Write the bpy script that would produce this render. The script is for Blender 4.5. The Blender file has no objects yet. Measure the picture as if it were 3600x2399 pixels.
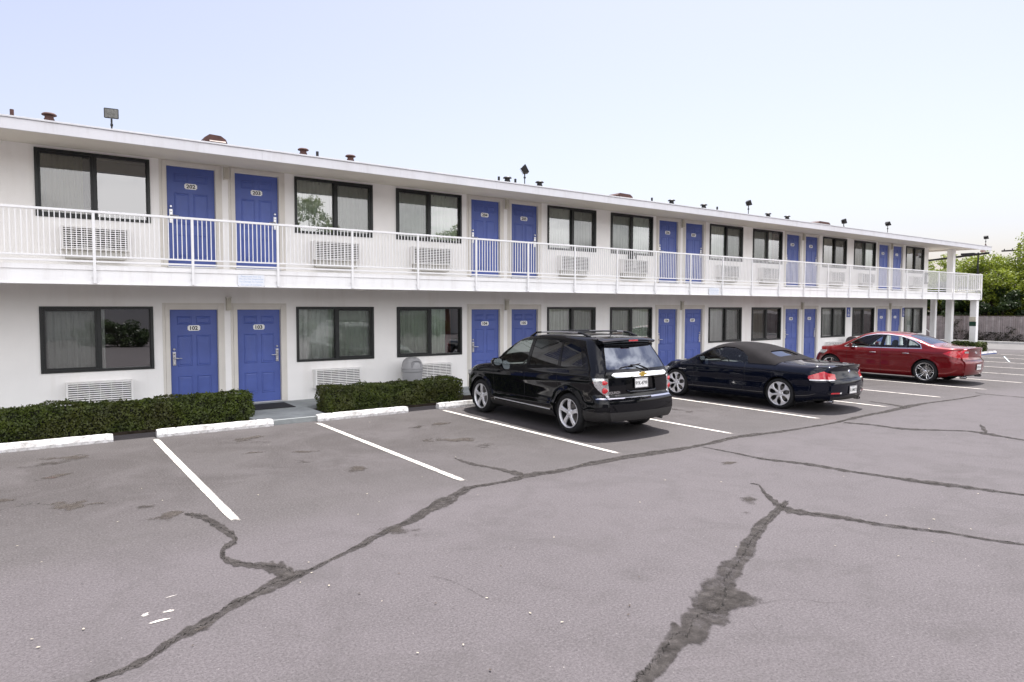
import bpy, bmesh, math, random
from mathutils import Vector, Matrix, noise
random.seed(7)
PI=math.pi; R=math.radians
scn=bpy.context.scene
COL=scn.collection

# ------------------------------------------------------------------ materials
def new_mat(name):
    m=bpy.data.materials.new(name); m.use_nodes=True
    nt=m.node_tree; b=nt.nodes['Principled BSDF']
    return m,nt,b
def mat(name,col,rough=.5,metal=0,coat=0,var=None,bump=None,spec=.5,tint=None,coord='Object',streak=None,rand=0):
    """var=(scale,amount) value mottling; bump=(scale,strength,dist)"""
    m,nt,b=new_mat(name); N=nt.nodes; L=nt.links
    b.inputs['Base Color'].default_value=(*col,1); b.inputs['Roughness'].default_value=rough
    b.inputs['Metallic'].default_value=metal; b.inputs['Coat Weight'].default_value=coat
    b.inputs['Coat Roughness'].default_value=.03
    b.inputs['Specular IOR Level'].default_value=spec
    tc=N.new('ShaderNodeTexCoord')
    if var:
        n=N.new('ShaderNodeTexNoise'); n.inputs['Scale'].default_value=var[0]; n.inputs['Detail'].default_value=6; n.inputs['Roughness'].default_value=.65
        L.new(tc.outputs[coord],n.inputs['Vector'])
        r=N.new('ShaderNodeValToRGB'); a=var[1]
        r.color_ramp.elements[0].position=.3; r.color_ramp.elements[1].position=.72
        lo=tint if tint else tuple(c*(1-a) for c in col); hi=tuple(min(1,c*(1+a)) for c in col)
        r.color_ramp.elements[0].color=(*lo,1); r.color_ramp.elements[1].color=(*hi,1)
        L.new(n.outputs['Fac'],r.inputs['Fac']); L.new(r.outputs['Color'],b.inputs['Base Color']); last=r.outputs['Color']
        if streak:      # rain streaks: (horizontal scale, vertical scale, amount, colour)
            mp=N.new('ShaderNodeMapping'); mp.inputs['Scale'].default_value=(streak[0],streak[0],streak[1]); L.new(tc.outputs[coord],mp.inputs['Vector'])
            n4=N.new('ShaderNodeTexNoise'); n4.inputs['Scale'].default_value=1; n4.inputs['Detail'].default_value=7; n4.inputs['Roughness'].default_value=.7; L.new(mp.outputs[0],n4.inputs['Vector'])
            m4=N.new('ShaderNodeMapRange'); m4.inputs['From Min'].default_value=.50; m4.inputs['From Max'].default_value=.72; m4.inputs['To Max'].default_value=streak[2]; L.new(n4.outputs['Fac'],m4.inputs['Value'])
            x4=N.new('ShaderNodeMix'); x4.data_type='RGBA'; L.new(m4.outputs[0],x4.inputs['Factor']); L.new(last,x4.inputs[6]); x4.inputs[7].default_value=(*streak[3],1); last=x4.outputs[2]; L.new(last,b.inputs['Base Color'])
        if rand:
            oi=N.new('ShaderNodeObjectInfo'); m5=N.new('ShaderNodeMapRange'); m5.inputs['To Min'].default_value=1-rand; m5.inputs['To Max'].default_value=1+rand; L.new(oi.outputs['Random'],m5.inputs['Value'])
            h5=N.new('ShaderNodeHueSaturation'); L.new(m5.outputs[0],h5.inputs['Value']); L.new(last,h5.inputs['Color']); L.new(h5.outputs['Color'],b.inputs['Base Color'])
    if bump:
        n=N.new('ShaderNodeTexNoise'); n.inputs['Scale'].default_value=bump[0]; n.inputs['Detail'].default_value=5
        L.new(tc.outputs[coord],n.inputs['Vector'])
        bp=N.new('ShaderNodeBump'); bp.inputs['Strength'].default_value=bump[1]; bp.inputs['Distance'].default_value=bump[2]
        L.new(n.outputs['Fac'],bp.inputs['Height']); L.new(bp.outputs['Normal'],b.inputs['Normal'])
    return m
def glass_mat(name,tint,ior=1.5,rough=.0,refl=(1,1,1)):
    m=bpy.data.materials.new(name); m.use_nodes=True; nt=m.node_tree; N=nt.nodes; L=nt.links
    for n in list(N): N.remove(n)
    o=N.new('ShaderNodeOutputMaterial'); t=N.new('ShaderNodeBsdfTransparent'); t.inputs['Color'].default_value=(*tint,1)
    g=N.new('ShaderNodeBsdfGlossy'); g.inputs['Roughness'].default_value=rough; g.inputs['Color'].default_value=(*refl,1)
    f=N.new('ShaderNodeFresnel'); f.inputs['IOR'].default_value=ior
    # faint waviness of real panes
    tc=N.new('ShaderNodeTexCoord'); nz=N.new('ShaderNodeTexNoise'); nz.inputs['Scale'].default_value=.9; nz.inputs['Detail'].default_value=1
    bp=N.new('ShaderNodeBump'); bp.inputs['Strength'].default_value=.12; bp.inputs['Distance'].default_value=.02
    L.new(tc.outputs['Object'],nz.inputs['Vector']); L.new(nz.outputs['Fac'],bp.inputs['Height']); L.new(bp.outputs['Normal'],g.inputs['Normal'])
    x=N.new('ShaderNodeMixShader'); L.new(f.outputs['Fac'],x.inputs['Fac']); L.new(t.outputs[0],x.inputs[1]); L.new(g.outputs[0],x.inputs[2]); L.new(x.outputs[0],o.inputs['Surface'])
    return m
def leaf_mat(name,dark,light,scale=3.0,trans=.35,tipcol=None,patch=None):
    m=bpy.data.materials.new(name); m.use_nodes=True; nt=m.node_tree; N=nt.nodes; L=nt.links
    for n in list(N): N.remove(n)
    o=N.new('ShaderNodeOutputMaterial'); d=N.new('ShaderNodeBsdfPrincipled'); d.inputs['Roughness'].default_value=.45
    d.inputs['Specular IOR Level'].default_value=.4
    t=N.new('ShaderNodeBsdfTranslucent'); x=N.new('ShaderNodeMixShader'); x.inputs['Fac'].default_value=trans
    tc=N.new('ShaderNodeTexCoord'); n=N.new('ShaderNodeTexNoise'); n.inputs['Scale'].default_value=scale; n.inputs['Detail'].default_value=8; n.inputs['Roughness'].default_value=.75
    r=N.new('ShaderNodeValToRGB'); r.color_ramp.elements[0].position=.32; r.color_ramp.elements[1].position=.68
    r.color_ramp.elements[0].color=(*dark,1); r.color_ramp.elements[1].color=(*light,1)
    if tipcol:
        e=r.color_ramp.elements.new(.8); e.color=(*tipcol,1)
    L.new(tc.outputs['Object'],n.inputs['Vector']); L.new(n.outputs['Fac'],r.inputs['Fac'])
    rc=r.outputs['Color']
    if patch:
        n2=N.new('ShaderNodeTexNoise'); n2.inputs['Scale'].default_value=patch[0]; n2.inputs['Detail'].default_value=4; L.new(tc.outputs['Object'],n2.inputs['Vector'])
        m2=N.new('ShaderNodeMapRange'); m2.inputs['From Min'].default_value=.46; m2.inputs['From Max'].default_value=.64; m2.inputs['To Max'].default_value=.5; L.new(n2.outputs['Fac'],m2.inputs['Value'])
        x2=N.new('ShaderNodeMix'); x2.data_type='RGBA'; L.new(m2.outputs[0],x2.inputs['Factor']); L.new(rc,x2.inputs[6]); x2.inputs[7].default_value=(*patch[1],1); rc=x2.outputs[2]
    L.new(rc,d.inputs['Base Color']); L.new(rc,t.inputs['Color'])
    L.new(d.outputs[0],x.inputs[1]); L.new(t.outputs[0],x.inputs[2]); L.new(x.outputs[0],o.inputs['Surface'])
    return m
def curtain_mat(name,col):
    m=mat(name,col,.9,var=(6,.06),spec=.1,rand=.14); return m

M={}
M['stucco']=mat('wall_stucco',(.90,.888,.872),.9,streak=(2.2,.18,.22,(.62,.58,.52)),var=(.7,.045),bump=(55,.35,.008),spec=.2)
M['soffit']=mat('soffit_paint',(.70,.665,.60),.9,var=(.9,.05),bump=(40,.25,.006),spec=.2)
M['fascia']=mat('fascia_paint',(.90,.90,.90),.55,streak=(5,.5,.35,(.60,.57,.54)),var=(1.1,.05),bump=(9,.1,.01),spec=.35)
M['rooffascia']=mat('roof_fascia_paint',(.74,.74,.77),.55,streak=(4,.5,.35,(.50,.48,.47)),var=(.8,.07),bump=(9,.1,.01),spec=.35)
M['trim']=mat('greige_trim',(.70,.67,.62),.6,var=(2,.06),spec=.3)
M['door']=mat('blue_door_paint',(.078,.118,.375),.45,var=(1.3,.16),streak=(9,.8,.25,(.10,.13,.30)),rand=.10,bump=(30,.06,.004),spec=.45)
M['bronze']=mat('dark_bronze_frame',(.022,.024,.024),.4,metal=.3,var=(8,.2))
M['rail']=mat('white_rail_paint',(.86,.86,.86),.45,var=(5,.05))
M['acw']=mat('ac_cover',(.82,.81,.80),.5,streak=(6,1,.4,(.50,.46,.40)),rand=.07,var=(4,.06))
M['acd']=mat('ac_dark',(.008,.008,.008),.8)
M['acs']=mat('ac_sleeve',(.50,.49,.46),.6,var=(5,.1))
M['chrome']=mat('polished_steel',(.82,.82,.83),.08,metal=1)
M['steel']=mat('brushed_steel',(.62,.62,.63),.3,metal=1,var=(30,.1))
M['platewhite']=mat('plate_white',(.90,.90,.89),.4)
M['ink']=mat('black_ink',(.01,.01,.012),.5)
M['notice']=mat('notice_panel',(.82,.85,.90),.5,var=(3,.04))
M['bluetext']=mat('faded_blue_text',(.50,.60,.76),.6)
M['signblue']=mat('sign_blue',(.015,.055,.32),.4)
M['concrete']=mat('walk_concrete',(.30,.32,.32),.85,var=(2.2,.22),bump=(60,.3,.006),spec=.25)
M['curb']=mat('curb_concrete',(.50,.49,.47),.85,var=(3,.2),bump=(40,.3,.006))
M['soil']=mat('soil',(.035,.027,.020),.95,var=(9,.5),bump=(25,.8,.03),spec=.1)
M['mat']=mat('door_mat_rubber',(.012,.012,.013),.9,bump=(120,.5,.004))
M['roof']=mat('roof_gravel',(.20,.18,.17),.9,var=(6,.3),bump=(60,.5,.01))
M['drip']=mat('drip_edge',(.60,.60,.62),.35,metal=.4,var=(3,.1))
M['rust']=mat('rust_red_metal',(.085,.040,.034),.75,var=(9,.45),bump=(40,.3,.004))
M['darkmetal']=mat('dark_metal',(.022,.021,.022),.5,metal=.3,var=(12,.3))
M['lampglass']=mat('lamp_diffuser',(.55,.52,.44),.4,var=(6,.1))
M['floodglass']=mat('flood_glass',(.16,.16,.155),.15,coat=.5,var=(30,.5))
M['interior']=mat('room_interior',(.05,.045,.04),.9)
M['curtain']=curtain_mat('curtain_fabric',(.78,.85,.77))
M['curtain2']=curtain_mat('curtain_tan',(.46,.43,.29))
M['curtain3']=curtain_mat('curtain_sheer',(.88,.90,.88))
M['curtainred']=curtain_mat('room_brown',(.20,.065,.04))
M['pane']=glass_mat('window_glass',(.96,.99,.97),2.75)
M['hedge']=leaf_mat('hedge_leaf',(.020,.028,.007),(.110,.150,.020),3.2,.22,(.19,.21,.05),(1.7,(.062,.050,.016)))
M['hedgecore']=mat('hedge_core',(.012,.014,.006),.95,var=(8,.4))
M['twig']=mat('bark',(.075,.055,.04),.9,var=(8,.3),bump=(20,.5,.01))
M['leafA']=leaf_mat('tree_leaf_yellowgreen',(.07,.115,.014),(.36,.41,.05),1.6,.4)
M['leafB']=leaf_mat('tree_leaf_green',(.035,.075,.012),(.28,.33,.045),1.4,.35)
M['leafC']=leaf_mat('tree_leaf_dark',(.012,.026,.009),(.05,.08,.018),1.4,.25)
M['vine']=leaf_mat('vine_leaf',(.02,.022,.015),(.07,.06,.04),4,.2)
M['pole']=mat('weathered_pole',(.06,.05,.045),.9,var=(5,.3))
M['ws']=mat('wheel_stop_paint',(.80,.80,.80),.7,streak=(11,16,.9,(.20,.19,.18)),var=(7,.16),tint=(.46,.44,.42),bump=(35,.5,.01),spec=.25)
M['wsblue']=mat('wheel_stop_blue',(.03,.08,.30),.6,var=(4,.12))
M['leaflitter']=mat('dry_leaf_scrap',(.42,.38,.30),.8,var=(20,.25))
M['leafdark']=mat('dark_leaf_scrap',(.05,.035,.025),.8)
M['trash']=mat('trash_plastic_grey',(.33,.33,.34),.45,var=(3,.1),bump=(60,.15,.003))
M['trashbrown']=mat('trash_plastic_brown',(.10,.08,.085),.4,var=(3,.1))
M['green']=mat('dark_green_sign',(.01,.05,.03),.4)
M['cream']=mat('cream_sign',(.62,.58,.48),.5,var=(20,.25))
M['annex']=mat('annex_wall',(.50,.48,.44),.9,var=(.5,.08))
M['annexroof']=mat('annex_roof',(.10,.08,.07),.9)
# cars
def paint(name,col,metal=0.,rough=.3,flake=0):
    m=mat(name,col,rough,metal=metal,coat=1.0,spec=.0 if metal==0 else .3); m.node_tree.nodes['Principled BSDF'].inputs['Coat IOR'].default_value=1.42; return m
M['blackpaint']=paint('black_paint',(.0035,.0038,.0055))
M['navypaint']=paint('black_sapphire_paint',(.0035,.005,.012),.0,.3)
M['redpaint']=paint('red_pearl_paint',(.165,.002,.005),.35,.3)
M['gloss']=mat('gloss_trim',(.004,.004,.005),.25,coat=.4,spec=.1)
M['plastic']=mat('dark_plastic',(.022,.021,.021),.6,var=(40,.2),bump=(200,.15,.002))
M['under']=mat('underbody',(.010,.010,.010),.9)
M['tyre']=mat('tyre_rubber',(.016,.016,.017),.75,var=(20,.3),bump=(90,.2,.003),spec=.3)
M['alloy']=mat('alloy_silver',(.80,.80,.82),.33,metal=.6)
M['rimdark']=mat('rim_barrel',(.06,.06,.062),.45,metal=.6)
M['canvas']=mat('soft_top_canvas',(.018,.0165,.018),.95,var=(3,.12),bump=(260,.4,.002),spec=.15)
M['lensred']=mat('red_lens',(.55,.008,.018),.15,coat=1,var=(45,.3))
M['lensdark']=mat('smoked_red_lens',(.13,.004,.007),.12,coat=1,var=(45,.3))
M['lensclear']=mat('clear_lens',(.72,.72,.73),.10,metal=.75,coat=1,var=(38,.45))
M['lenswhite']=mat('white_lens',(.8,.8,.8),.15,coat=1)
M['amber']=mat('amber_marker',(.9,.35,.05),.2,coat=1)
M['gold']=mat('gold_emblem',(.75,.52,.10),.3,metal=.8)
M['seat']=mat('seat_leather_dark',(.03,.032,.036),.55,var=(6,.15))
M['seatlight']=mat('seat_leather_cream',(.45,.44,.40),.5,var=(6,.1))
M['glassdark']=glass_mat('privacy_glass',(.06,.07,.08),1.6)
M['glassrear']=glass_mat('rear_privacy_glass',(.04,.045,.055),2.7,refl=(.80,.86,1))
M['glasstint']=glass_mat('tinted_car_glass',(.90,.98,.98),1.5)
M['mirrorglass']=mat('mirror_glass',(.6,.7,.75),.03,metal=1)
M['badge']=mat('badge_blue',(.05,.15,.5),.3)
M['brake']=mat('brake_disc',(.25,.24,.23),.4,metal=.8)

# ------------------------------------------------------------------ mesh builder
class MB:
    def __init__(s): s.v=[]; s.f=[]; s.mi=[]; s.sm=[]; s.cur=0; s.smooth=False
    def m(s,i): s.cur=i; return s
    def add(s,vs,fs):
        b=len(s.v); s.v+= [tuple(v) for v in vs]
        for f in fs: s.f.append(tuple(i+b for i in f)); s.mi.append(s.cur); s.sm.append(s.smooth)
        return s
    def box(s,x0,x1,y0,y1,z0,z1):
        return s.add([(x0,y0,z0),(x1,y0,z0),(x1,y1,z0),(x0,y1,z0),(x0,y0,z1),(x1,y0,z1),(x1,y1,z1),(x0,y1,z1)],
            [(0,3,2,1),(4,5,6,7),(0,1,5,4),(1,2,6,5),(2,3,7,6),(3,0,4,7)])
    def bbox(s,x0,x1,y0,y1,z0,z1,b=.01,front_only=False):
        """box with chamfered edges (octagonal-ish bevel on all edges)"""
        bm=bmesh.new(); bmesh.ops.create_cube(bm,size=1)
        for v in bm.verts:
            v.co=Vector(((x0+x1)/2+v.co.x*(x1-x0),(y0+y1)/2+v.co.y*(y1-y0),(z0+z1)/2+v.co.z*(z1-z0)))
        bmesh.ops.bevel(bm,geom=list(bm.edges),offset=b,segments=2,affect='EDGES',profile=.6)
        s.bm(bm); bm.free(); return s
    def bm(s,bm,mx=None):
        bm.verts.index_update(); vs=[(mx@v.co if mx else v.co)[:] for v in bm.verts]
        return s.add(vs,[[v.index for v in f.verts] for f in bm.faces])
    def tube(s,pts,r,n=8,cap=True):
        """round tube along points; r number or list"""
        pts=[Vector(p) for p in pts]; rs=r if isinstance(r,(list,tuple)) else [r]*len(pts)
        vs=[];fs=[]; up0=None
        for i,p in enumerate(pts):
            d=(pts[min(i+1,len(pts)-1)]-pts[max(i-1,0)]).normalized()
            a=up0 if up0 is not None else (Vector((0,0,1)) if abs(d.z)<.9 else Vector((1,0,0)))
            u=d.cross(a).normalized(); w=u.cross(d).normalized(); up0=w
            for k in range(n):
                t=2*PI*k/n; vs.append((p+(u*math.cos(t)+w*math.sin(t))*rs[i])[:])
        for i in range(len(pts)-1):
            for k in range(n):
                a=i*n+k;b=i*n+(k+1)%n; fs.append((a,b,b+n,a+n))
        if cap: fs.append(tuple(range(n-1,-1,-1))); fs.append(tuple((len(pts)-1)*n+k for k in range(n)))
        return s.add(vs,fs)
    def lathe(s,prof,n=24,axis='z',o=(0,0,0),closed=False):
        vs=[];fs=[];L=len(prof)
        for k in range(n):
            t=2*PI*k/n; c,d=math.cos(t),math.sin(t)
            for r,h in prof:
                if axis=='z': p=(r*c,r*d,h)
                elif axis=='x': p=(h,r*c,r*d)
                else: p=(r*c,h,r*d)
                vs.append((p[0]+o[0],p[1]+o[1],p[2]+o[2]))
        for k in range(n):
            for i in range(L-1):
                a=k*L+i;b=((k+1)%n)*L+i; fs.append((a,b,b+1,a+1))
        return s.add(vs,fs)
    def prism(s,poly,fn0,fn1):
        """poly of 2D points; fn0/fn1 map (u,v)->3D for the two faces"""
        n=len(poly); vs=[fn0(*p) for p in poly]+[fn1(*p) for p in poly]
        fs=[tuple(range(n-1,-1,-1)),tuple(range(n,2*n))]+[(i,(i+1)%n,(i+1)%n+n,i+n) for i in range(n)]
        return s.add(vs,fs)
    def build(s,name,mats,parent=None,loc=None,rot=None,autosmooth=None):
        me=bpy.data.meshes.new(name); me.from_pydata(s.v,[],s.f); 
        if not isinstance(mats,(list,tuple)): mats=[mats]
        for m in mats: me.materials.append(m)
        me.polygons.foreach_set('material_index',s.mi)
        bm=bmesh.new(); bm.from_mesh(me); 
        if autosmooth is not None:
            bmesh.ops.remove_doubles(bm,verts=bm.verts,dist=1e-5)
        bmesh.ops.recalc_face_normals(bm,faces=bm.faces)
        if autosmooth is not None:
            for f in bm.faces: f.smooth=True
            for e in bm.edges:
                e.smooth = len(e.link_faces)==2 and e.calc_face_angle(0)<R(autosmooth)
        bm.to_mesh(me); bm.free(); me.update()
        o=bpy.data.objects.new(name,me); COL.objects.link(o)
        if parent: o.parent=parent
        if loc is not None: o.location=loc
        if rot is not None: o.rotation_euler=rot
        return o
def tag(o,label=None,cat=None,group=None,kind=None):
    if label: o['label']=label
    if cat: o['category']=cat
    if group: o['group']=group
    if kind: o['kind']=kind
    return o
def thing(name,label,cat,loc=(0,0,0),rz=0,group=None):
    o=bpy.data.objects.new(name,None); o.empty_display_size=.2; COL.objects.link(o); o.location=loc; o.rotation_euler=(0,0,rz)
    return tag(o,label,cat,group)
def empty(name,parent,loc=(0,0,0)):
    o=bpy.data.objects.new(name,None); o.empty_display_size=.1; COL.objects.link(o); o.parent=parent; o.location=loc; return o
def copy_tree(o,parent=None):
    c=o.copy(); COL.objects.link(c); c.parent=parent
    for ch in [k for k in bpy.data.objects if k.parent==o]: copy_tree(ch,c)
    return c
_tc={}
def text_geo(txt,size,bold=0.0,extr=0.0):
    """flat text mesh centred at origin in the XY plane"""
    k=(txt,size,bold,extr)
    if k in _tc: return _tc[k]
    cu=bpy.data.curves.new('lettering','FONT'); cu.body=txt; cu.size=size; cu.align_x='CENTER'; cu.align_y='CENTER'; cu.offset=bold*size; cu.resolution_u=3; cu.extrude=extr
    ob=bpy.data.objects.new('lettering',cu); COL.objects.link(ob)
    dg=bpy.context.evaluated_depsgraph_get(); me=ob.evaluated_get(dg).to_mesh()
    vs=[v.co.copy() for v in me.vertices]; fs=[tuple(p.vertices) for p in me.polygons]
    ob.to_mesh_clear(); bpy.data.objects.remove(ob); bpy.data.curves.remove(cu)
    if vs:
        cx=(min(v.x for v in vs)+max(v.x for v in vs))/2; cy=(min(v.y for v in vs)+max(v.y for v in vs))/2
        vs=[Vector((v.x-cx,v.y-cy,v.z)) for v in vs]
    _tc[k]=(vs,fs); return _tc[k]
def put_text(mb,txt,size,fn,bold=0.02,sx=1.0):
    vs,fs=text_geo(txt,size,bold)
    mb.add([fn(v.x*sx,v.y) for v in vs],fs)

# ------------------------------------------------------------------ calibration constants (metres)
D=15.21            # facade plane
X0=.1945; PER=7.2328; WW=1.875; DA=2.1726; DB=3.4813; WC=4.7468; DW=.914
SILL=.12; FL=2.905; WB=.96; WT=2.21; DH=2.03
YE=13.60           # roof and balcony edge
XL=-7.2; XR=36.24  # building ends
NM=5
def win_x(m,k): return X0+m*PER+(0 if k==0 else WC)
def door_x(m,k): return X0+m*PER+(DA if k==0 else DB)
"""names of what stands on a bay, used in labels"""
def num(m,k,fl): return fl*100+2+2*m+k
# ================================================================== WORLD, CAMERA
scn.world=bpy.data.worlds.new('World'); scn.world.use_nodes=True
FILL_CLD=14.2; SUN_EL=R(71); SUN_DIR=Vector((.29,.15,1)).normalized()
SUN_EL=math.asin(SUN_DIR.z)
wn=scn.world.node_tree.nodes; wl=scn.world.node_tree.links
sky=wn.new('ShaderNodeTexSky'); sky.sky_type='NISHITA'; sky.sun_disc=False; sky.sun_elevation=SUN_EL
sky.sun_rotation=math.atan2(SUN_DIR.x,SUN_DIR.y)
sky.air_density=1.25; sky.dust_density=2.2; sky.ozone_density=2.0; sky.altitude=20
hsv=wn.new('ShaderNodeHueSaturation'); hsv.inputs['Saturation'].default_value=.66
tint=wn.new('ShaderNodeMix'); tint.data_type='RGBA'; tint.blend_type='MULTIPLY'; tint.inputs['Factor'].default_value=1
tint.inputs[7].default_value=(1.02,.942,.995,1)
wl.new(sky.outputs['Color'],hsv.inputs['Color']); wl.new(hsv.outputs['Color'],tint.inputs[6]); 
# unseen bright cloud bank added behind the viewer as fill for the shaded walls
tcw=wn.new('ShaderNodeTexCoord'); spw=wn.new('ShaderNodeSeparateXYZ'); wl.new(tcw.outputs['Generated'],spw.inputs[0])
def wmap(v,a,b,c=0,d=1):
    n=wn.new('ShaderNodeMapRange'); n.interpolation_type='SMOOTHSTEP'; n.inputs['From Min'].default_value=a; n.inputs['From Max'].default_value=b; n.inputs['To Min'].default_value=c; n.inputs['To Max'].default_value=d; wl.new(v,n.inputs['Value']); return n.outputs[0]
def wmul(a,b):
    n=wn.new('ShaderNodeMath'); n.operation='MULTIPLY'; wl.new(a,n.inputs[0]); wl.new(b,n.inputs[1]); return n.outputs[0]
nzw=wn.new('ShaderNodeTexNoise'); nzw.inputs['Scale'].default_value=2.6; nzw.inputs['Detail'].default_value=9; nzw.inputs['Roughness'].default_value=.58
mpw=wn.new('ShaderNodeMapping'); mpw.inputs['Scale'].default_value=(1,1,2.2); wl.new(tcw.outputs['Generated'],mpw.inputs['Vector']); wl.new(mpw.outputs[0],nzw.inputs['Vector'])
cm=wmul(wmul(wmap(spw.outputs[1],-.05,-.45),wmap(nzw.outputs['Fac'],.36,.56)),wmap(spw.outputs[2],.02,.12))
cmx=wn.new('ShaderNodeMix'); cmx.data_type='RGBA'; wl.new(cm,cmx.inputs['Factor']); wl.new(tint.outputs[2],cmx.inputs[6]); cmx.inputs[7].default_value=(FILL_CLD,FILL_CLD*.985,FILL_CLD*1.0,1)
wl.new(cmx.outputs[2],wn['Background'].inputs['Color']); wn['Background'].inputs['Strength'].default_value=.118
sl=bpy.data.lights.new('sun','SUN'); sl.energy=5.0; sl.angle=R(.53); sl.color=(1,.965,.91)
so=bpy.data.objects.new('sun',sl); COL.objects.link(so); so.rotation_euler=SUN_DIR.to_track_quat('Z','Y').to_euler()
cam=bpy.data.cameras.new('camera'); co=bpy.data.objects.new('camera',cam); COL.objects.link(co); scn.camera=co
cam.sensor_width=36; cam.lens=1552.5/2353*36; cam.clip_end=2000; cam.clip_start=.1
yaw=.6232; pitch=.0495
co.location=(0,0,2.1955); co.rotation_euler=(PI/2-pitch,-.0008,-yaw)
scn.view_settings.view_transform='Standard'; scn.view_settings.look='None'; scn.view_settings.gamma=1; scn.view_settings.exposure=.74
scn.render.resolution_x=1024; scn.render.resolution_y=682

# ================================================================== GROUND
def asphalt_mat():
    m,nt,b=new_mat('asphalt'); N=nt.nodes; L=nt.links
    g=N.new('ShaderNodeNewGeometry')
    def noise_(sc,det=5,rough=.6,vec=None,dist=0):
        n=N.new('ShaderNodeTexNoise'); n.inputs['Scale'].default_value=sc; n.inputs['Detail'].default_value=det; n.inputs['Roughness'].default_value=rough; n.inputs['Distortion'].default_value=dist
        L.new(vec or g.outputs['Position'],n.inputs['Vector']); return n.outputs['Fac']
    def mr(v,a,b_,c=0,d=1):
        n=N.new('ShaderNodeMapRange'); n.inputs['From Min'].default_value=a; n.inputs['From Max'].default_value=b_; n.inputs['To Min'].default_value=c; n.inputs['To Max'].default_value=d
        L.new(v,n.inputs['Value']); return n.outputs[0]
    def mt(op,a,b_):
        n=N.new('ShaderNodeMath'); n.operation=op
        for i,v in enumerate((a,b_)):
            if isinstance(v,(int,float)): n.inputs[i].default_value=v
            else: L.new(v,n.inputs[i])
        return n.outputs[0]
    def mix(f,a,b_,bl='MIX'):
        n=N.new('ShaderNodeMix'); n.data_type='RGBA'; n.blend_type=bl
        if isinstance(f,(int,float)): n.inputs['Factor'].default_value=f
        else: L.new(f,n.inputs['Factor'])
        for s_,v in (('A',a),('B',b_)):
            sock=[i for i in n.inputs if i.name==s_ and i.type=='RGBA'][0]
            if isinstance(v,tuple): sock.default_value=(*v,1)
            else: L.new(v,sock)
        return [o for o in n.outputs if o.type=='RGBA'][0]
    sep=N.new('ShaderNodeSeparateXYZ'); L.new(g.outputs['Position'],sep.inputs[0])
    X,Y=sep.outputs[0],sep.outputs[1]
    # lane surface versus older, browner stall surface (joint runs near Y = 7)
    wob=noise_(1.3,4)
    y2=mt('ADD',Y,mt('MULTIPLY',mt('SUBTRACT',wob,.5),.5))
    stall=mr(y2,6.35,7.25)
    base=mix(stall,(.085,.0755,.081),(.053,.0480,.0465))
    # broad mottling
    base=mix(mr(noise_(.35,6,.6),.3,.7,0,.5),base,(.106,.094,.101))
    base=mix(mr(noise_(1.7,7,.68,dist=.6),.48,.75,0,.35),base,(.033,.029,.029))
    # traffic darkening and drips inside the stalls
    band=mt('MULTIPLY',mr(Y,7.3,9.0),mr(Y,12.9,11.6))
    st=mt('MULTIPLY',mr(noise_(.75,8,.74,dist=.9),.40,.58),band)
    mp=N.new('ShaderNodeMapping'); L.new(g.outputs['Position'],mp.inputs['Vector']); mp.inputs['Scale'].default_value=(1.2,2.6,1)
    st2=mt('MULTIPLY',mr(noise_(1.9,8,.75,mp.outputs[0],.5),.58,.68),band)
    base=mix(mt('MULTIPLY',st,.75),base,(.025,.021,.019))
    base=mix(mt('MULTIPLY',st2,.65),base,(.019,.016,.015))
    # aggregate
    base=mix(mr(noise_(48,4,.7),.42,.66,0,.6),base,(.155,.142,.149))
    base=mix(mr(noise_(.9,8,.72,dist=1.2),.50,.62,0,.30),base,(.060,.055,.055))
    base=mix(mr(noise_(70,4,.7,vec=None,dist=.3),.50,.66,0,.7),base,(.036,.034,.034))
    base=mix(mr(noise_(6,8,.8,dist=.4),.55,.78,0,.35),base,(.052,.050,.048))
    # pale specks (tiny stones and leaf crumbs)
    vo=N.new('ShaderNodeTexVoronoi'); vo.inputs['Scale'].default_value=3.2; L.new(g.outputs['Position'],vo.inputs['Vector'])
    sp=mr(vo.outputs['Distance'],.010,.018,1,0)
    base=mix(mt('MULTIPLY',sp,.6),base,(.50,.47,.42))
    vo2=N.new('ShaderNodeTexVoronoi'); vo2.inputs['Scale'].default_value=9; L.new(g.outputs['Position'],vo2.inputs['Vector'])
    base=mix(mr(vo2.outputs['Distance'],.03,.05,.35,0),base,(.42,.40,.38))
    L.new(base,b.inputs['Base Color']); b.inputs['Roughness'].default_value=.82; b.inputs['Specular IOR Level'].default_value=.28
    bp=N.new('ShaderNodeBump'); bp.inputs['Strength'].default_value=.5; bp.inputs['Distance'].default_value=.006
    h=mt('ADD',mt('MULTIPLY',noise_(180,3),.5),mt('MULTIPLY',noise_(14,5),1.2)); L.new(h,bp.inputs['Height']); L.new(bp.outputs['Normal'],b.inputs['Normal'])
    return m
M['asphalt']=asphalt_mat()
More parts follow.
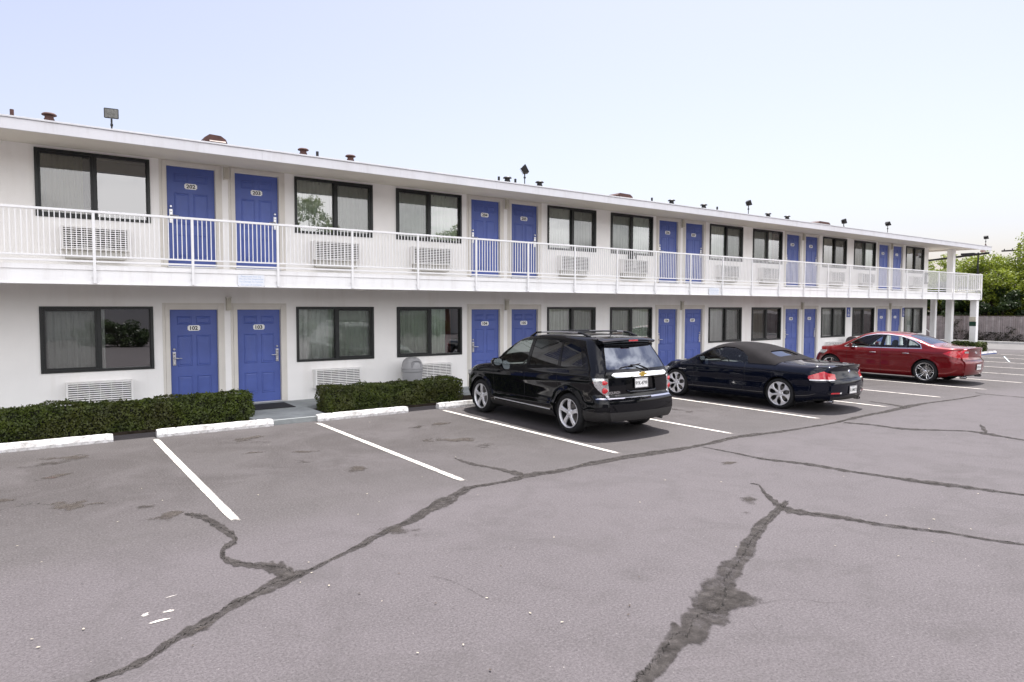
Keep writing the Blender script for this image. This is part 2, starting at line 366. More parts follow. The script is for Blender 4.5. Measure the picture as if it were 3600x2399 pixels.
def ragged(name,cols,thr=.5,scale=5.0,edge=.55,rough=.9,bumpd=.01,alphan=14,amax=1,holes=0):
    """material for thin sheets with worn edges: 'edge' attribute 0 at centre .. 1 at rim"""
    m,nt,b=new_mat(name); N=nt.nodes; L=nt.links
    g=N.new('ShaderNodeNewGeometry'); at=N.new('ShaderNodeAttribute'); at.attribute_name='edge'
    n=N.new('ShaderNodeTexNoise'); n.inputs['Scale'].default_value=scale; n.inputs['Detail'].default_value=8; n.inputs['Roughness'].default_value=.75; L.new(g.outputs['Position'],n.inputs['Vector'])
    r=N.new('ShaderNodeValToRGB'); e=r.color_ramp.elements; e[0].position=.3; e[0].color=(*cols[0],1); e[1].position=.72; e[1].color=(*cols[2],1); k=e.new(.5); k.color=(*cols[1],1)
    L.new(n.outputs['Fac'],r.inputs['Fac']); L.new(r.outputs['Color'],b.inputs['Base Color']); b.inputs['Roughness'].default_value=rough; b.inputs['Specular IOR Level'].default_value=.2
    n2=N.new('ShaderNodeTexNoise'); n2.inputs['Scale'].default_value=alphan; n2.inputs['Detail'].default_value=7; n2.inputs['Roughness'].default_value=.7; L.new(g.outputs['Position'],n2.inputs['Vector'])
    s=N.new('ShaderNodeMath'); s.operation='MULTIPLY'; s.inputs[1].default_value=edge; L.new(n2.outputs['Fac'],s.inputs[0])
    a=N.new('ShaderNodeMath'); a.operation='ADD'; L.new(at.outputs['Fac'],a.inputs[0]); L.new(s.outputs[0],a.inputs[1])
    mr=N.new('ShaderNodeMapRange'); mr.inputs['From Min'].default_value=thr+edge*.5-.10; mr.inputs['From Max'].default_value=thr+edge*.5+.10; mr.inputs['To Min'].default_value=amax; mr.inputs['To Max'].default_value=0
    L.new(a.outputs[0],mr.inputs['Value']); al=mr.outputs[0]
    if holes:
        n3=N.new('ShaderNodeTexNoise'); n3.inputs['Scale'].default_value=5.5; n3.inputs['Detail'].default_value=9; n3.inputs['Roughness'].default_value=.8; n3.inputs['Distortion'].default_value=.6; L.new(g.outputs['Position'],n3.inputs['Vector'])
        h3=N.new('ShaderNodeMapRange'); h3.inputs['From Min'].default_value=.50; h3.inputs['From Max'].default_value=.64; h3.inputs['To Min'].default_value=1; h3.inputs['To Max'].default_value=1-holes; L.new(n3.outputs['Fac'],h3.inputs['Value'])
        p3=N.new('ShaderNodeMath'); p3.operation='MULTIPLY'; L.new(al,p3.inputs[0]); L.new(h3.outputs[0],p3.inputs[1]); al=p3.outputs[0]
    L.new(al,b.inputs['Alpha'])
    bp=N.new('ShaderNodeBump'); bp.inputs['Strength'].default_value=.7; bp.inputs['Distance'].default_value=bumpd; L.new(n.outputs['Fac'],bp.inputs['Height']); L.new(bp.outputs['Normal'],b.inputs['Normal'])
    return m
M['crack']=ragged('crack_filler',((.014,.012,.011),(.045,.040,.038),(.094,.085,.082)),.62,9,.75,bumpd=.02,alphan=9,amax=.80,holes=.7)
M['fissure']=ragged('crack_fissure',((.006,.005,.005),(.012,.011,.010),(.02,.02,.02)),.45,20,1.3,alphan=9,holes=1.0,amax=.9)
M['splotch']=ragged('splotch_paint',((.40,.37,.34),(.62,.59,.55),(.70,.67,.63)),.40,13,1.1,alphan=28,bumpd=.002)
M['hair']=ragged('hairline_crack',((.025,.022,.02),(.04,.036,.033),(.06,.055,.05)),.35,20,1.3,alphan=9,amax=.6,holes=.9)
M['stainm']=ragged('oil_stain',((.040,.032,.028),(.065,.056,.050),(.095,.086,.08)),.28,7,1.5,alphan=5,amax=.8)
M['linepaint']=ragged('line_paint',((.40,.37,.34),(.62,.59,.55),(.70,.67,.63)),.80,13,.55,alphan=26,bumpd=.002,holes=.6)
M['stainsoft']=ragged('faded_oil_stain',((.034,.028,.025),(.050,.044,.040),(.062,.056,.052)),.05,4,1.7,alphan=3.2,amax=.72)
M['linebrown']=ragged('red_brown_stain',((.10,.05,.045),(.09,.06,.055),(.10,.08,.07)),.2,7,1.3,alphan=5,amax=.6)
g=MB(); g.add([(-260,-260,0),(420,-260,0),(420,420,0),(-260,420,0)],[(0,1,2,3)])
tag(g.build('parking_lot_ground',M['asphalt']),kind='structure')

def sheet(name,rows,z,material,subdiv=6,jit=.18):
    """rows: (xl,yl,xr,yr) cross sections -> ribbon with an 'edge' attribute"""
    rr=[]
    n=len(rows)
    for i in range(n-1):
        a=rows[max(i-1,0)];b=rows[i];c=rows[i+1];d=rows[min(i+2,n-1)]
        for k in range(subdiv):
            t=k/subdiv
            rr.append(tuple(.5*((2*b[j])+(-a[j]+c[j])*t+(2*a[j]-5*b[j]+4*c[j]-d[j])*t*t+(-a[j]+3*b[j]-3*c[j]+d[j])*t**3) for j in range(4)))
    rr.append(rows[-1]); vs=[];ed=[];C=6; ext=1.35 if name!='asphalt_crack' else 1.14
    for i,(x1,y1,x2,y2) in enumerate(rr):
        cx,cy=(x1+x2)/2,(y1+y2)/2; hx,hy=(x1-x2)/2*ext,(y1-y2)/2*ext
        j=1+jit*math.sin(i*1.7+x1*3)+random.uniform(-jit,jit)
        s=random.uniform(-jit,jit)*.5 if jit<.5 else random.uniform(-2.2,2.2)
        endf=min(1,min(i,len(rr)-1-i)/2.5)
        for k in range(C+1):
            t=-1+2*k/C; vs.append((cx+hx*(t*j+s),cy+hy*(t*j+s),z)); ed.append(max(abs(t),1-endf))
    fs=[(i*(C+1)+k,i*(C+1)+k+1,(i+1)*(C+1)+k+1,(i+1)*(C+1)+k) for i in range(len(rr)-1) for k in range(C)]
    mb=MB(); mb.add(vs,fs); me=bpy.data.meshes.new(name); me.from_pydata(vs,[],fs); me.materials.append(material)
    at=me.attributes.new('edge','FLOAT','POINT'); at.data.foreach_set('value',ed)
    o=bpy.data.objects.new(name,me); COL.objects.link(o); return tag(o,kind='structure')
STRIPS={
'A':[(0.226,4.545,0.222,4.604),(0.349,4.544,0.345,4.634),(0.432,4.563,0.427,4.661),(0.552,4.602,0.543,4.725),(0.666,4.715,0.656,4.843),(0.839,4.814,0.837,5.007),(0.945,4.850,0.944,5.065),(1.140,5.050,1.144,5.205),(1.381,5.174,1.400,5.387),(1.530,5.224,1.564,5.515),(1.688,5.319,1.738,5.605),(1.834,5.414,1.858,5.536),(2.039,5.530,2.061,5.643),(2.199,5.611,2.225,5.730),(2.322,5.678,2.351,5.800),(2.465,5.725,2.513,5.921),(2.753,5.908,2.806,6.090),(3.113,6.058,3.200,6.321),(3.588,6.320,3.730,6.691),(3.818,6.409,3.991,6.835),(4.070,6.612,4.234,6.986),(4.397,6.826,4.498,7.007),(4.798,6.818,4.884,6.957),(5.139,6.837,5.336,7.128),(5.639,6.826,5.788,7.024),(6.297,6.874,6.492,7.110),(6.973,6.884,7.204,7.131),(7.449,6.827,7.734,7.106),(8.140,6.820,8.363,7.021),(8.559,6.831,8.762,7.007),(9.142,6.877,9.365,7.061),(9.675,6.899,9.967,7.121),(10.297,6.849,10.526,7.010),(10.949,6.791,11.148,6.922),(11.781,6.775,11.946,6.877),(12.393,6.748,12.599,6.870),(13.185,6.795,13.513,6.978),(14.382,6.822,14.762,7.016),(15.504,6.834,16.115,7.123),(16.788,6.916,17.085,7.045),(18.070,6.820,18.348,6.931),(19.683,6.790,19.937,6.883)],
'B':[(1.293,7.769,1.306,7.832),(1.348,7.590,1.396,7.793),(1.405,7.416,1.483,7.665),(1.455,7.077,1.556,7.324),(1.498,6.727,1.600,6.909),(1.515,6.653,1.551,6.528),(1.418,6.550,1.427,6.397),(1.323,6.279,1.385,6.288),(1.332,6.005,1.402,6.197),(1.458,5.807,1.514,5.984),(1.561,5.639,1.656,5.906),(1.592,5.425,1.756,5.786),(1.682,5.327,1.779,5.526)],
'C':[(4.992,8.415,5.032,8.473),(4.956,7.894,5.073,8.057),(5.070,7.628,5.147,7.733),(5.110,7.281,5.245,7.451),(5.096,6.925,5.323,7.191),(5.132,6.895,5.282,7.064)],
'D':[(7.259,5.032,7.295,5.055),(7.275,4.914,7.345,4.948),(6.982,4.651,7.114,4.700),(6.709,4.355,6.937,4.451),(6.524,4.115,6.838,4.273),(6.576,3.935,6.808,4.063),(6.733,3.688,6.926,3.787),(6.833,3.502,6.987,3.574),(6.879,3.331,7.011,3.390),(7.061,2.996,7.175,3.041),(7.206,2.765,7.301,2.799),(7.291,2.475,7.384,2.504),(7.418,2.215,7.511,2.241)],
'E':[(6.730,4.310,6.561,4.127),(6.302,4.178,6.131,3.971),(5.913,4.048,5.773,3.819),(5.522,3.882,5.422,3.643),(5.179,3.737,5.060,3.455),(4.858,3.599,4.722,3.310),(4.511,3.493,4.459,3.171),(4.274,3.422,4.238,2.959),(4.117,3.369,3.911,2.818),(3.872,3.227,3.678,2.775),(3.660,3.110,3.434,2.741),(3.554,3.101,3.426,2.785),(3.231,2.925,3.184,2.698),(2.999,2.820,2.957,2.637),(2.869,2.763,2.839,2.597),(2.747,2.707,2.725,2.562)],
'F':[(8.573,6.850,8.627,6.891),(8.591,6.297,8.679,6.356),(8.569,5.729,8.702,5.813),(8.696,5.388,8.829,5.467),(8.784,5.043,8.964,5.141),(8.826,4.665,8.986,4.744),(8.959,4.162,9.114,4.230),(9.000,3.792,9.244,3.890),(9.112,3.515,9.354,3.603),(9.269,3.165,9.419,3.213),(9.401,2.826,9.518,2.859)],
'G':[(12.547,6.726,12.706,6.810),(12.755,6.222,12.913,6.297),(12.745,5.712,12.959,5.806),(13.058,5.368,13.243,5.444),(13.497,4.929,13.624,4.975),(13.360,4.593,13.732,4.714),(13.378,4.319,13.558,4.373),(13.308,4.029,13.483,4.079)],
'H':[(2.598,4.796,2.604,4.806),(2.684,4.666,2.694,4.680),(2.726,4.470,2.737,4.482),(2.743,4.321,2.753,4.331),(2.761,4.177,2.767,4.185),(2.863,4.051,2.867,4.056)],
'I':[(4.340,2.934,4.375,2.956),(4.386,2.891,4.404,2.904),(4.478,2.873,4.486,2.879),(4.671,2.776,4.678,2.780),(4.757,2.631,4.770,2.638),(4.890,2.558,4.898,2.562),(4.887,2.444,4.895,2.447)],
'J':[(4.086,2.814,4.093,2.815),(4.007,2.713,4.014,2.714),(3.954,2.618,3.961,2.620),(3.913,2.505,3.918,2.507)],
'K':[(15.955,7.929,16.054,7.977),(15.824,7.395,16.014,7.480),(15.580,6.999,15.946,7.156),(15.519,6.853,15.974,7.047)],
'L':[(19.852,7.173,20.054,7.244),(19.603,6.766,19.930,6.877),(19.688,5.993,19.941,6.068)],
'M':[(14.428,5.094,14.598,5.135),(13.913,4.868,14.311,4.953),(13.456,4.643,13.716,4.692)],
}

zz=.0040
for k,n_ in (('A',0),('D',-1),('F',-1),('G',-1),('E',0),('E',-1),('L',-1)):      # run the long cracks on past where they were measured
    r_=STRIPS[k]; a_,b_=(r_[0],r_[1]) if n_==0 else (r_[-1],r_[-2]); f_=.9 if (k=='E' and n_==0) else (3 if k=='A' or k=='E' else 1.6)
    e_=tuple(a_[i]+(a_[i]-b_[i])*f_ for i in range(4)); 
    if n_==0: r_.insert(0,e_)
    else: r_.append(e_)
for k,rows in STRIPS.items():
    sheet('asphalt_crack',rows,zz,M['hair'] if k in 'HIJL' else M['crack'],subdiv=3 if len(rows)>15 else 6); zz+=.0002
    if k in 'ABDEFG':
        rr_=random.Random(len(rows)); fr=[]
        for i_,(a_,b_,c_,d_) in enumerate(rows):
            cx_,cy_=(a_+c_)/2,(b_+d_)/2; hw_=math.hypot(a_-c_,b_-d_); u_=((a_-c_)/hw_,(b_-d_)/hw_); o_=rr_.uniform(-.25,.25)*hw_; w_=.008
            fr.append((cx_+u_[0]*(o_+w_),cy_+u_[1]*(o_+w_),cx_+u_[0]*(o_-w_),cy_+u_[1]*(o_-w_)))
        sheet('asphalt_crack',fr,zz+.002,M['fissure'],subdiv=14,jit=.9)
def blotch(name,cx,cy,rx,ry,rot,z,material,n=28,seed=0):
    rnd=random.Random(seed); vs=[(cx,cy,z)];ed=[0.0]; fs=[]; rings=4
    for q in range(1,rings+1):
        for k in range(n):
            t=2*PI*k/n; w=1+.22*math.sin(2*t+seed)+.16*math.sin(3*t+seed*2.1)+.1*math.sin(5*t+seed*.7)
            x=rx*w*math.cos(t)*q/rings; y=ry*w*math.sin(t)*q/rings
            vs.append((cx+x*math.cos(rot)-y*math.sin(rot),cy+x*math.sin(rot)+y*math.cos(rot),z)); ed.append(q/rings)
    for k in range(n): fs.append((0,1+k,1+(k+1)%n))
    for q in range(rings-1):
        for k in range(n):
            a=1+q*n+k;b=1+q*n+(k+1)%n; fs.append((a,a+n,b+n,b))
    me=bpy.data.meshes.new(name); me.from_pydata(vs,[],fs); me.materials.append(material)
    at=me.attributes.new('edge','FLOAT','POINT'); at.data.foreach_set('value',ed)
    o=bpy.data.objects.new(name,me); COL.objects.link(o); return tag(o,kind='structure')
zs=.0030
for i,(cx,cy,rx,ry,mk) in enumerate([(.25,10.5,.55,.28,'stainm'),(.2,10.45,.22,.14,'linebrown'),(.45,11.7,.8,.42,'stainm'),(.35,8.85,.8,.4,'stainm'),(1.15,7.8,.45,.4,'stainm'),(2.95,11.7,.7,.35,'stainm'),(2.7,10.5,.5,.16,'stainm'),(3.4,10.1,.5,.2,'stainm'),(6.3,11.05,.6,.28,'stainm'),(6.22,11.35,.16,.08,'linebrown'),(-.5,9.6,.9,.3,'stainm'),(5.7,9.6,.9,.5,'stainm'),(11.3,10.4,.9,.7,'stainm'),(17,10,.8,1,'stainm'),(8.0,5.9,.35,.2,'stainm'),(.2,11.4,1.1,.55,'stainsoft'),(-.2,9.1,1.3,.75,'stainsoft'),(1.0,8.3,.9,.6,'stainsoft'),(3.0,11.3,1.0,.7,'stainsoft'),(3.2,9.4,.9,.8,'stainsoft'),(5.8,11.0,.9,.8,'stainsoft'),(5.9,8.9,.8,.9,'stainsoft'),(11.3,9.6,.9,1.4,'stainsoft'),(2.9,6.0,1.2,.5,'stainsoft'),(6.6,4.6,1.5,.5,'stainsoft'),(3.6,8.6,.4,.5,'stainm'),(.9,4.9,.1,.05,'stainm')]):
    blotch('oil_stain',cx,cy,rx,ry,random.uniform(-.5,.5),zs,M[mk],seed=i*1.3); zs+=.0001
for i,(cx,cy,rx,ry,ro) in enumerate([(.63,5.36,.05,.035,.5),(.78,5.325,.055,.03,.1),(.70,5.195,.13,.022,.05),(.83,5.59,.07,.008,.1)]):
    blotch('paint_splotch',cx,cy,rx*1.25,ry*1.35,ro,.0048,M['splotch'],seed=i*2.2)
blotch('asphalt_crack',4.24,3.08,.34,.25,.5,.0068,M['crack'],seed=3.1)
# stall lines
def line(xc,y0,y1,w=.112,m='linepaint',name='parking_line'):
    n=max(6,int((y1-y0)/.25)); rows=[(xc-w/2*.74,y0+(y1-y0)*i/n,xc+w/2*.74,y0+(y1-y0)*i/n) for i in range(n+1)]
    return sheet(name,rows,.0080,M[m],1,.03)
for k in range(-2,15):
    xc=1.69+2.742*k+(.02 if k>3 else 0)
    line(xc,7.14,12.58)
# blue accessible-bay bar painted on the ground
mb=MB(); mb.add([(35.75,11.70,.0082),(35.9,11.80,.0082),(32.5,10.50,.0082),(32.25,10.36,.0082)],[(0,1,2,3)]); tag(mb.build('painted_bar',mat('pale_blue_paint',(.50,.58,.70),.7,var=(8,.15))),kind='structure')
# walkway, entry pad, soil bed
mb=MB(); mb.box(XL,XR+4,14.12,D-.001,.0,.10); tag(mb.build('walkway',M['concrete']),kind='structure')
mb=MB(); mb.bbox(3.42,4.78,12.74,14.118,-.02,.094,.008); tag(mb.build('entry_path',M['concrete']),kind='structure')
mb=MB(); mb.box(XL,3.418,13.28,14.118,-.02,.035); mb.box(4.782,9.2,13.28,14.118,-.02,.035); tag(mb.build('soil_bed',M['soil']),kind='structure')

# scraps of leaf and paper lying about
DEB=[(0.592,10.904),(1.075,9.160),(1.540,8.780),(0.046,6.986),(0.305,6.275),(0.258,5.352),(-0.028,5.381),(0.003,5.228),(0.818,4.674),(1.911,5.651),(1.856,5.409),(1.713,5.267),(1.877,5.076),(2.140,8.050),(0.703,7.872),(1.197,8.448),(-0.126,7.597),(3.075,10.916),(2.129,10.283),(5.484,12.025),(5.270,11.984),(5.585,10.065),(5.127,9.420),(5.013,9.103),(4.096,7.684),(5.054,8.441),(3.195,7.359),(2.792,6.674),(3.173,6.977),(6.593,8.491),(6.239,6.998),(6.533,5.751),(5.551,5.253),(4.227,6.559),(3.509,4.910),(3.212,4.625),(2.432,4.975),(2.014,4.801),(2.401,4.306),(2.477,4.174),(2.875,3.773),(2.761,4.165),(3.987,3.774),(4.026,4.912),(3.542,3.443),(2.095,4.572),(3.146,5.613),(2.246,3.662),(1.955,3.742),(2.217,3.307),(3.428,3.347),(2.971,3.532),(11.907,8.260),(5.989,3.234),(6.834,2.754),(7.211,2.944),(7.578,3.052),(7.302,3.398),(9.047,3.177),(12.795,4.993),(13.232,4.250),(10.639,4.700),(8.156,5.345),(7.036,5.283),(8.566,4.531),(6.507,2.803),(6.192,2.767),(5.218,3.744),(7.536,2.698)]

rnd=random.Random(3)
def scrap(i,x,y,dark=False):
    s=rnd.uniform(.008,.015); a=rnd.uniform(0,PI); mb=MB()
    pts=[(-1,0),(-.5,.45),(.3,.5),(1,.1),(.4,-.4),(-.4,-.45)]
    vs=[]
    for (u,v) in pts:
        x_=u*s*math.cos(a)-v*s*math.sin(a); y_=u*s*math.sin(a)+v*s*math.cos(a); vs.append((x_,y_,.009+rnd.uniform(0,.004)))
    vs.append((0,0,.009+s*.12)); mb.add(vs,[(k,(k+1)%6,6) for k in range(6)])
    o=mb.build('dry_leaf',M['leafdark'] if dark else M['leaflitter'],loc=(x,y,0))
    tag(o,'tiny dark leaf scrap lying on the asphalt' if dark else 'tiny pale dry leaf scrap lying on the asphalt','leaf','dark scraps scattered on the asphalt' if dark else 'pale leaf scraps scattered on the asphalt')
DARK={2,4,8,22,29,34,35,36,37,38,39,42,44,49,50,61,62,65}
for i,(x,y) in enumerate(DEB): scrap(i,x,y,i in DARK)

# ================================================================== WHEEL STOPS
def wheel_stop_mesh(L=1.93):
    """concrete bumper with sloped sides, chipped edges and two bolt heads"""
    bm=bmesh.new(); prof=[(-.085,0),(-.085,.045),(-.055,.125),(.055,.125),(.085,.045),(.085,0)]
    n=24; rows=[]
    for i in range(n+1):
        x=L*i/n; e=.02 if i in (0,n) else 0
        rows.append([bm.verts.new((x,y*(1-e*3)+random.uniform(-.003,.003),max(0,z*(1-e*4)+random.uniform(-.003,.003)*(z>0)))) for y,z in prof])
    for i in range(n):
        for k in range(5): bm.faces.new((rows[i][k],rows[i+1][k],rows[i+1][k+1],rows[i][k+1]))
    bm.faces.new(rows[0][::-1]); bm.faces.new(rows[-1])
    mb=MB(); mb.bm(bm); bm.free()
    mb.m(1)
    for x in (.3,L-.3): mb.lathe([(0,.131),(.016,.131),(.019,.122)],10,o=(x,0,0))
    return mb
wsp=wheel_stop_mesh().build('wheel_stop',[M['ws'],M['darkmetal']])
WS=[(-.83,12.76,'white concrete wheel stop cut by the left edge, before the long hedge'),(1.74,12.75,'scuffed white concrete wheel stop beside the concrete entry path'),
 (4.51,12.75,'white concrete wheel stop in front of the short hedge'),(7.19,12.77,'white concrete wheel stop under the nose of the black SUV'),
 (10.0,12.77,'white concrete wheel stop in the empty bay between SUV and convertible'),(13.1,12.77,'white concrete wheel stop at the nose of the convertible'),
 (15.8,12.77,'white concrete wheel stop in the empty bay right of the convertible'),(21.25,12.77,'white concrete wheel stop at the nose of the red sedan')]
for i,(x,y,lb) in enumerate(WS):
    o=wsp if i==0 else wsp.copy()
    if i: COL.objects.link(o)
    o.location=(x,y,0); tag(o,lb,'wheel stop','concrete wheel stops along the parking row')
o=wheel_stop_mesh(1.8).build('wheel_stop',[M['wsblue'],M['darkmetal'],M['ws']],loc=(36.2,12.85,0))
for p in o.data.polygons:
    if p.center.z>.05 and abs(p.normal.x)<.5 and p.material_index==0: p.material_index=2
tag(o,'blue painted wheel stop near the corner post, right of the red sedan','wheel stop','concrete wheel stops along the parking row')

# ================================================================== HEDGES
def leaf_quads(mb,pts,size,nrm=None,jit=.9,rnd=random,shape=2.0):
    for i,p in enumerate(pts):
        s=size*rnd.uniform(.6,1.3)
        n=Vector((rnd.gauss(0,1),rnd.gauss(0,1),rnd.gauss(0,1)))
        if nrm: n=n*jit+Vector(nrm[i])
        n.normalize(); u=n.orthogonal().normalized(); u.rotate(Matrix.Rotation(rnd.uniform(0,6.28),3,n)); v=n.cross(u)
        p=Vector(p); a=u*s; b=v*s/shape
        mb.add([(p-a)[:],(p-a*.1+b)[:],(p+a)[:],(p-a*.1-b)[:]],[(0,1,2,3)])
def hedge(name,label,x0,x1,y0,y1,h,n,seed,size=.022):
    rnd=random.Random(seed); t=thing(name,label,'hedge',((x0+x1)/2,(y0+y1)/2,.03),0,'clipped hedges in front of the rooms')
    ox,oy=(x0+x1)/2,(y0+y1)/2; z0=.0
    def top(x,y): return h+.018*math.sin(x*2.3+seed)+.012*math.sin(x*7+y*3)+.050*noise.noise(Vector((x*1.7,y*2,seed)))+.03*noise.noise(Vector((x*6,y*6,seed)))
    def side(x,z): return .055*noise.noise(Vector((x*2.6,z*4,seed+5)))+.03*noise.noise(Vector((x*8,z*8,seed)))+.02*math.sin(z*6)
    pts=[];nr=[]
    Lx,Ly=x1-x0,y1-y0; areas=[Lx*Ly*1.2,Lx*h*1.5,Lx*h*.4,Ly*h*1.2,Ly*h*1.2]; tot=sum(areas)
    for i in range(n):
        r=rnd.uniform(0,tot); k=0
        while r>areas[k]: r-=areas[k]; k+=1
        dep=abs(rnd.gauss(0,.022))
        if k==0: x=rnd.uniform(x0,x1);y=rnd.uniform(y0,y1); e=min(x-x0,x1-x,y-y0,y1-y); rr=max(0,.06-e); p=(x,y,top(x,y)-dep-rr*rr*6+(.02 if rnd.random()<.03 else 0)); nn=(0,0,1.2)
        elif k in (1,2):
            x=rnd.uniform(x0,x1);z=rnd.uniform(.02,top(x,y0)-.01); s=side(x,z); y=(y0-s+dep) if k==1 else (y1+s-dep); p=(x,y,z); nn=(0,-1 if k==1 else 1,.4)
        else:
            y=rnd.uniform(y0,y1);z=rnd.uniform(.02,top(x0,y)-.01); s=side(y*1.3,z); x=(x0-s+dep) if k==3 else (x1+s-dep); p=(x,y,z); nn=(-1 if k==3 else 1,0,.4)
        pts.append((p[0]-ox,p[1]-oy,p[2]-.03+z0)); nr.append(nn)
    for i in range(int(Lx*14)):      # stray shoots above the clipped top
        x=rnd.uniform(x0,x1); y=rnd.uniform(y0,y1); hh=rnd.uniform(.02,.07)
        for q in range(7): pts.append((x-ox+rnd.gauss(0,.008),y-oy+rnd.gauss(0,.008),top(x,y)-.02+hh*q/6-.03)); nr.append((rnd.gauss(0,1),rnd.gauss(0,1),.2))
    mb=MB(); leaf_quads(mb,pts,size,nr,.85,rnd,1.7); mb.build('foliage',M['hedge'],t)
    mb=MB(); mb.bbox(x0-ox+.05,x1-ox-.05,y0-oy+.05,y1-oy-.05,.02,h-.08,.03)
    for i in range(int(Lx*7)):
        x=rnd.uniform(x0+.08,x1-.08)-ox; y=rnd.uniform(-.2,.2); mb.tube([(x,y,-.02),(x+rnd.uniform(-.08,.08),y+rnd.uniform(-.15,.15),h*.6)],.008,5)
    mb.build('branches',M['hedgecore'],t)
    return t
hedge('clipped_hedge','long clipped dark green hedge at the left in front of door 102',-3.2,3.50,13.38,14.05,.535,30000,1)
hedge('clipped_hedge','short clipped hedge below the windows between doors 103 and 104',4.96,8.20,13.40,14.02,.53,17000,2)
hedge('clipped_hedge','small yellow green hedge at the foot of the corner post',37.3,38.9,13.5,14.5,.50,2500,3,.05)
# ================================================================== MOTEL
motel=thing('motel_building','long two storey white motel wing with blue room doors and an open balcony','building',(0,D,0))
def P(x,y,z): return (x,y-D,z)      # world -> motel local
def MBm():
    mb=MB(); return mb
def bld(mb,name,mats,autosmooth=None,parent=motel):
    mb.v=[(x,y-D,z) for x,y,z in mb.v]; return mb.build(name,mats,parent,autosmooth=autosmooth)
opens=[]
for m in range(NM):
    for fl in (0,1):
        dz=FL*fl
        for k in (0,1):
            opens.append((win_x(m,k),win_x(m,k)+WW,WB+dz,WT+dz)); opens.append((door_x(m,k),door_x(m,k)+DW,SILL+dz,SILL+DH+dz))
xs=sorted({XL,XR}|{round(o[0],4) for o in opens}|{round(o[1],4) for o in opens}); zs_=sorted({-.05,5.19}|{round(o[2],4) for o in opens}|{round(o[3],4) for o in opens})
mb=MB()
def inside(x,z): return any(o[0]<x<o[1] and o[2]<z<o[3] for o in opens)
for i in range(len(xs)-1):
    j=0
    while j<len(zs_)-1:
        if inside((xs[i]+xs[i+1])/2,(zs_[j]+zs_[j+1])/2): j+=1; continue
        k=j
        while k+1<len(zs_)-1 and not inside((xs[i]+xs[i+1])/2,(zs_[k+1]+zs_[k+2])/2): k+=1
        mb.add([(xs[i],D,zs_[j]),(xs[i+1],D,zs_[j]),(xs[i+1],D,zs_[k+1]),(xs[i],D,zs_[k+1])],[(0,1,2,3)]); j=k+1
for (a,b,c,d) in opens:
    e=D+.14
    mb.add([(a,D,c),(a,e,c),(a,e,d),(a,D,d)],[(0,1,2,3)]); mb.add([(b,D,c),(b,e,c),(b,e,d),(b,D,d)],[(3,2,1,0)])
    mb.add([(a,D,d),(b,D,d),(b,e,d),(a,e,d)],[(0,3,2,1)]); mb.add([(a,D,c),(b,D,c),(b,e,c),(a,e,c)],[(0,1,2,3)])
mb.add([(XR,D,-.05),(XR,24,-.05),(XR,24,5.15),(XR,D,5.15)],[(0,1,2,3)]); mb.add([(XL,D,-.05),(XL,24,-.05),(XL,24,5.15),(XL,D,5.15)],[(0,1,2,3)])
mb.add([(XL,24,-.05),(XR,24,-.05),(XR,24,5.15),(XL,24,5.15)],[(0,1,2,3)])
mb.m(1)
mb.box(XL+.1,XR-.1,D+1.6,D+1.7,0,5.1); mb.box(XL+.1,XR-.1,D+.16,D+1.59,2.72,2.86); mb.box(XL+.1,XR-.1,D+.16,D+1.59,.02,.10)
mb.box(XL+.1,XR-.1,D+.16,D+1.59,5.02,5.1)
for m in range(NM):     # partition walls between rooms
    for x in (X0+m*PER+3.38, X0+m*PER-.30): mb.box(x,x+.1,D+.16,D+1.58,.11,2.71); mb.box(x,x+.1,D+.16,D+1.58,2.87,5.01)
bld(mb,'wall',[M['stucco'],M['interior']])
# stucco casing beads around the windows are part of the wall look: slim raised surround
# roof ---------------------------------------------------------------
mb=MB(); XE=38.15
mb.m(0); mb.add([(XL,YE+.021,5.065),(XE,YE+.021,5.065),(XE,D+.05,5.165),(XL,D+.05,5.165)],[(0,3,2,1)])
mb.add([(XR,D+.05,5.165),(XE,D+.05,5.165),(XE,24.6,5.165),(XR,24.6,5.165)],[(0,3,2,1)])
mb.m(1)
top=[(XL,YE-.02,5.262),(XE,YE-.02,5.262),(XE,19.2,5.42),(XL,19.2,5.42),(XL,24.6,5.26),(XE,24.6,5.26)]
mb.add(top,[(0,1,2,3),(3,2,5,4)])
mb.m(0); mb.add([(XE,YE+.021,5.065),(XE,24.6,5.165),(XE,24.6,5.26),(XE,19.2,5.418),(XE,YE+.021,5.255)],[(0,1,2,3,4)])
mb.add([(XL,YE+.021,5.065),(XL,24.6,5.165),(XL,24.6,5.26),(XL,19.2,5.418),(XL,YE+.021,5.255)],[(0,1,2,3,4)])
mb.add([(XL,24.6,5.165),(XE,24.6,5.165),(XE,24.6,5.26),(XL,24.6,5.26)],[(0,1,2,3)])
bld(mb,'roof',[M['soffit'],M['roof']])
mb=MB(); seams=[XL+5.5*i for i in range(9)]+[39.25]; seams=[s for s in seams if s<39]+[39.25]
for a,b in zip(seams[:-1],seams[1:]):
    mb.bbox(a+.001,b-.001,YE-.022,YE+.020,5.045,5.225,.004)
bld(mb,'fascia',[M['rooffascia']])
mb=MB(); mb.bbox(XL,39.27,YE-.045,YE+.018,5.227,5.258,.004)
bld(mb,'drip_edge',[M['drip']])
mb=MB(); mb.add([(39.15,YE+.021,4.90),(39.25,YE+.021,4.90),(39.25,16.6,4.66),(39.15,16.6,4.66),(39.15,YE+.021,4.99),(39.25,YE+.021,4.99),(39.25,16.6,4.75),(39.15,16.6,4.75)],[(0,3,2,1),(4,5,6,7),(0,1,5,4),(1,2,6,5),(2,3,7,6),(3,0,4,7)])
bld(mb,'end_beam',[M['darkmetal']])  # dark material stands in for the shade on this backlit beam
mb=MB(); mb.bbox(39.13,39.27,YE-.020,YE+.018,4.88,5.0445,.004)
